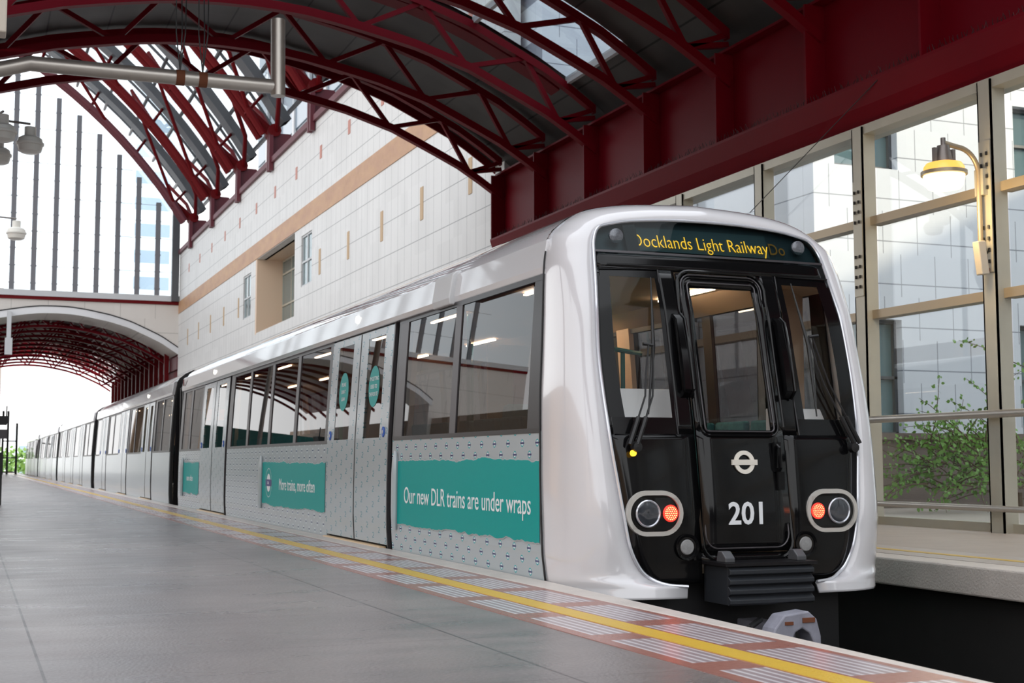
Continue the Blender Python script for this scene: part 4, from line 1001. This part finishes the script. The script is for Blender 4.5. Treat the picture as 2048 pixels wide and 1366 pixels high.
# far end fence, trees, towers
fx0 = at(2, 955, y=96).x; fx1 = at(31, 955, y=96).x
F = thing('platform_fence', ((fx0+fx1)/2, 96, 0), 'thin dark railing with posts at the far end of the platform', 'fence')
for u in (3, 13, 31): x = at(u, 955, y=96).x; MB().box(x-.07, x+.07, 95.95, 96.05, 0, 3.4 if u > 20 else 4.2).build('post', 'blackm', F)
for z in (1.1, 2.2, .15): MB().box(fx0, fx1, 95.97, 96.03, z-.04, z+.04).build('rail', 'greyp', F)
def tree(name, x, y, z0, h, w, lab, n=420, seed=1, cat='tree'):
    rnd = random.Random(seed); T = thing(name, (x, y, z0), lab, cat)
    MB().tube([(x, y, z0), (x+.1, y, z0+h*.35), (x, y, z0+h*.6)], [w*.06, w*.045, w*.02], 7).build('trunk', 'bark', T, True)
    mb = MB()
    for i in range(n):
        t = rnd.uniform(0, 6.28); ph = math.acos(rnd.uniform(-1, 1)); r = rnd.uniform(.4, 1)**.5
        p = Vector((x+w/2*r*math.sin(ph)*math.cos(t), y+w/2*r*math.sin(ph)*math.sin(t), z0+h*.62+h*.4*r*math.cos(ph)))
        s_ = w*.04; a = Vector((rnd.uniform(-1, 1), rnd.uniform(-1, 1), rnd.uniform(-1, 1))).normalized(); b = a.orthogonal().normalized()
        mb.add([p, p+a*s_, p+a*s_+b*s_, p+b*s_], [(0, 1, 2, 3)])
    mb.build('foliage', 'leaf', T, fix=False); return T
c1 = at(30, 930, y=125); tree('tree', c1.x, 125, -8, 9.9, 7.5, 'round green tree beyond the far end of the platform', 1600)
c1 = at(8, 930, y=132); tree('tree', c1.x-1, 140, -8, 10.2, 7, 'green tree at the left edge beyond the platform end', 1400, 3)
def tower(u0, u1, v, y, lab, m='hill', depth=14):
    a, b = at(u0, v, y=y), at(u1, v, y=y)
    T = thing('office_tower', ((a.x+b.x)/2, y+depth/2, -10), lab, 'building')
    MB().box(a.x, b.x, y, y+depth, -10, a.z).build('tower_block', m, T)
    mb = MB(); z = -8
    while z < a.z-2: mb.box(a.x+.4, b.x-.4, y-.08, y, z, z+1.6); z += 3.4
    mb.build('window_bands', 'tower', T); return T
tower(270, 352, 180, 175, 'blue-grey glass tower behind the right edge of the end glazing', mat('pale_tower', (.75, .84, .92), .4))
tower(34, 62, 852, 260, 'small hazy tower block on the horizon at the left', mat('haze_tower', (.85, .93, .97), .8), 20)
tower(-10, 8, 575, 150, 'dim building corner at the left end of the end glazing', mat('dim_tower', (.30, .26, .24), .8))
T5 = thing('glass_tower', (24, 62, -10), 'blue-grey glass tower beside the station, seen through the barrel roof', 'building')
MB().box(18, 30, 34, 92, -10, 40).build('tower_block', mat('tower_grey', (.34, .38, .42), .5), T5)
mb = MB()
for z in range(12, 39, 3): mb.box(17.9, 18, 34.5, 91.5, z, z+1.7)
mb.build('window_bands', mat('tower_bands', (.16, .22, .28), .2), T5)
mb = MB()
for y in range(36, 92, 4): mb.box(17.8, 17.95, y, y+.5, -10, 40)
mb.build('tower_fins', 'lgrey', T5)
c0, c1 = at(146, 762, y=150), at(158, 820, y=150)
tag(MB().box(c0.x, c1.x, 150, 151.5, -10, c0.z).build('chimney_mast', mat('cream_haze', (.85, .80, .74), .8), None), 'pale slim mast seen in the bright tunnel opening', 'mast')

# ================================================================ BUILDINGS BEYOND THE GLAZED SCREEN, AND UNSEEN SHADING BLOCKS
def facade(T, x0, x1, y, z0, z1, cols, rows_, depth=10):
    xs = [x0]; mb = MB(); cur = x0
    for a, b in cols:
        mb.box(cur, a, y, y+.35, z0, z1); cur = b; zc = z0
        for c, d in rows_: mb.box(a, b, y, y+.35, zc, c); zc = d
        mb.box(a, b, y, y+.35, zc, z1)
    mb.box(cur, x1, y, y+.35, z0, z1); mb.box(x0, x1, y+.36, y+depth, z0, z1-.2)
    mb.build('stone_front', 'bldg', T)
    for a, b in cols:
        for c, d in rows_:
            f_ = MB().box(a, a+.07, y+.18, y+.26, c, d).box(b-.07, b, y+.18, y+.26, c, d).box(a, b, y+.18, y+.26, c, c+.07).box(a, b, y+.18, y+.26, d-.07, d).box((a+b)/2-.04, (a+b)/2+.04, y+.18, y+.26, c, d).box(a, b, y+.18, y+.26, (c+d)/2-.03, (c+d)/2+.03)
            w_ = f_.build('window_frame', 'greyp', T); MB().box(a, b, y+.27, y+.30, c, d).build('window_pane', 'winblue', w_)
TB = thing('stone_building', (25, 27, -4), 'pale stone building with teal windows seen through the right-hand glazed screen', 'building')
facade(TB, 15.19, 42, 22.0, -4, 26, [(15.69, 17.21), (20.2, 21.72), (24.7, 26.2), (29.2, 30.7)], [(1.3, 3.6), (6.64, 8.25), (11.0, 12.6), (15.3, 17)], 10)
TB2 = thing('stone_building', (13.3, 29, -4), 'bluish stone wing set back behind the pale building, left of it', 'building')
facade(TB2, 11.35, 15.15, 26.5, -4, 22, [], [], 5)
TB3 = thing('shading_block', (50, -30, -4), 'unseen tall block added to cast the slanting shadow on the stone building', 'building')
MB().box(45, 60, -80, 17, -4, 18.85).build('shading_block_walls', 'hill', TB3)  # unseen block added; its top edge throws the facade's shadow line
TB4 = thing('shading_block', (27, -6, -4), 'unseen block added behind the viewer to keep sun off the station', 'building')
MB().box(15, 33, -24, 6.5, -4, 20).build('shading_block_walls', 'hill', TB4)  # unseen block added to stop direct sun reaching train and platform
lw_ = tag(MB().box(11.2, 30, 19.0, 19.5, -2, 1.15).box(11.15, 30, 18.93, 19.57, 1.15, 1.27).build('low_wall', 'brownwall', None), 'low brown parapet wall outside the glazed screen', 'wall')
struct('ground', MB().box(11.3, 60, -80, 26, -2.2, -2.0), 'brownwall')
V = thing('climbing_shrub', (14.5, 17.4, -2), 'leafy green shrub with long trailing shoots outside the glazed screen', 'shrub')
rnd = random.Random(5); lv = MB(); st = MB()
def spray(p, d, n, drop=.012):
    pts = [p.copy()]
    for i in range(n):
        d = (d+Vector((rnd.uniform(-.18, .18), rnd.uniform(-.18, .18), rnd.uniform(-.16, .12)))).normalized(); d.z -= drop; p = p+d*.10; pts.append(p.copy())
        for k in range(2):
            s_ = rnd.uniform(.035, .075); a = Vector((rnd.uniform(-1, 1), rnd.uniform(-.6, .6), rnd.uniform(-1, .6))).normalized(); b = a.cross(Vector((rnd.uniform(-.4, .4), 1, rnd.uniform(-.4, .4)))).normalized()
            q = p+Vector((rnd.uniform(-.05, .05), rnd.uniform(-.05, .05), rnd.uniform(-.05, .05)))
            lv.add([q, q+a*s_*.25+b*s_*.36, q+a*s_*.65+b*s_*.40, q+a*s_*1.15, q+a*s_*.65-b*s_*.38, q+a*s_*.25-b*s_*.36], [(0, 1, 2, 3, 4, 5)])
    st.tube(pts, [.012-.009*i/len(pts) for i in range(len(pts))], 5)
base = at(2060, 900, y=17.2)
for u, v, n in ((1925, 640, 16), (1935, 735, 14), (1910, 800, 16)):
    tgt = at(u, v, y=17.2); b0 = at(2080, v+110, y=17.2); spray(b0, (tgt-b0).normalized(), int((tgt-b0).length/.1), 0)
for i in range(120):
    b0 = at(rnd.uniform(1850, 2060), rnd.uniform(880, 985), y=rnd.uniform(16.4, 17.6)); spray(b0, Vector((rnd.uniform(-1, .3), rnd.uniform(-.3, .3), rnd.uniform(-.1, .5))).normalized(), rnd.randint(6, 14), .03)
st.build('stems', 'bark', V, True); lv.build('leaves', 'leaf', V, fix=False)
MB().tube([at(2040, 985, y=17.2), Vector((at(2040, 985, y=17.2).x, 17.2, -2))], .04, 7).build('trunk', 'bark', V, True)
# thin wire from the girder to the train roof side
tag(MB().tube([at(1755, 160, x=10.47), at(1500, 425, x=10.47)], .006, 5).build('loose_wire', 'blackm', None), 'thin slack wire hanging from the big girder above the train', 'wire')

# ================================================================ UNSEEN STATION FLOORS AND ADDED REFLECTION WALLS, LEFT AND BEHIND
struct('wall_left', MB().box(-18.6, -18.2, -60, 116, -1, 6.0), 'creamd')  # unseen wall added to cut bright sky from the side-window reflections
struct('reflection_wall_back', MB().box(-18, 12, -60.4, -60, -1, 12), 'framed')  # unseen dark wall added so the train's black front reflects dark
struct('floor_back', MB().box(-18, 3.3, -60, -12, -1.1, 0), 'floor')
struct('floor_opposite_back', MB().box(7.04, 11, -60, -12, -1.1, 0), 'floor')
struct('reflection_panel_back', MB().box(10.7, 10.9, -60, -8, 0, 6), 'framed')  # opaque dark slab added out of view, only to be reflected
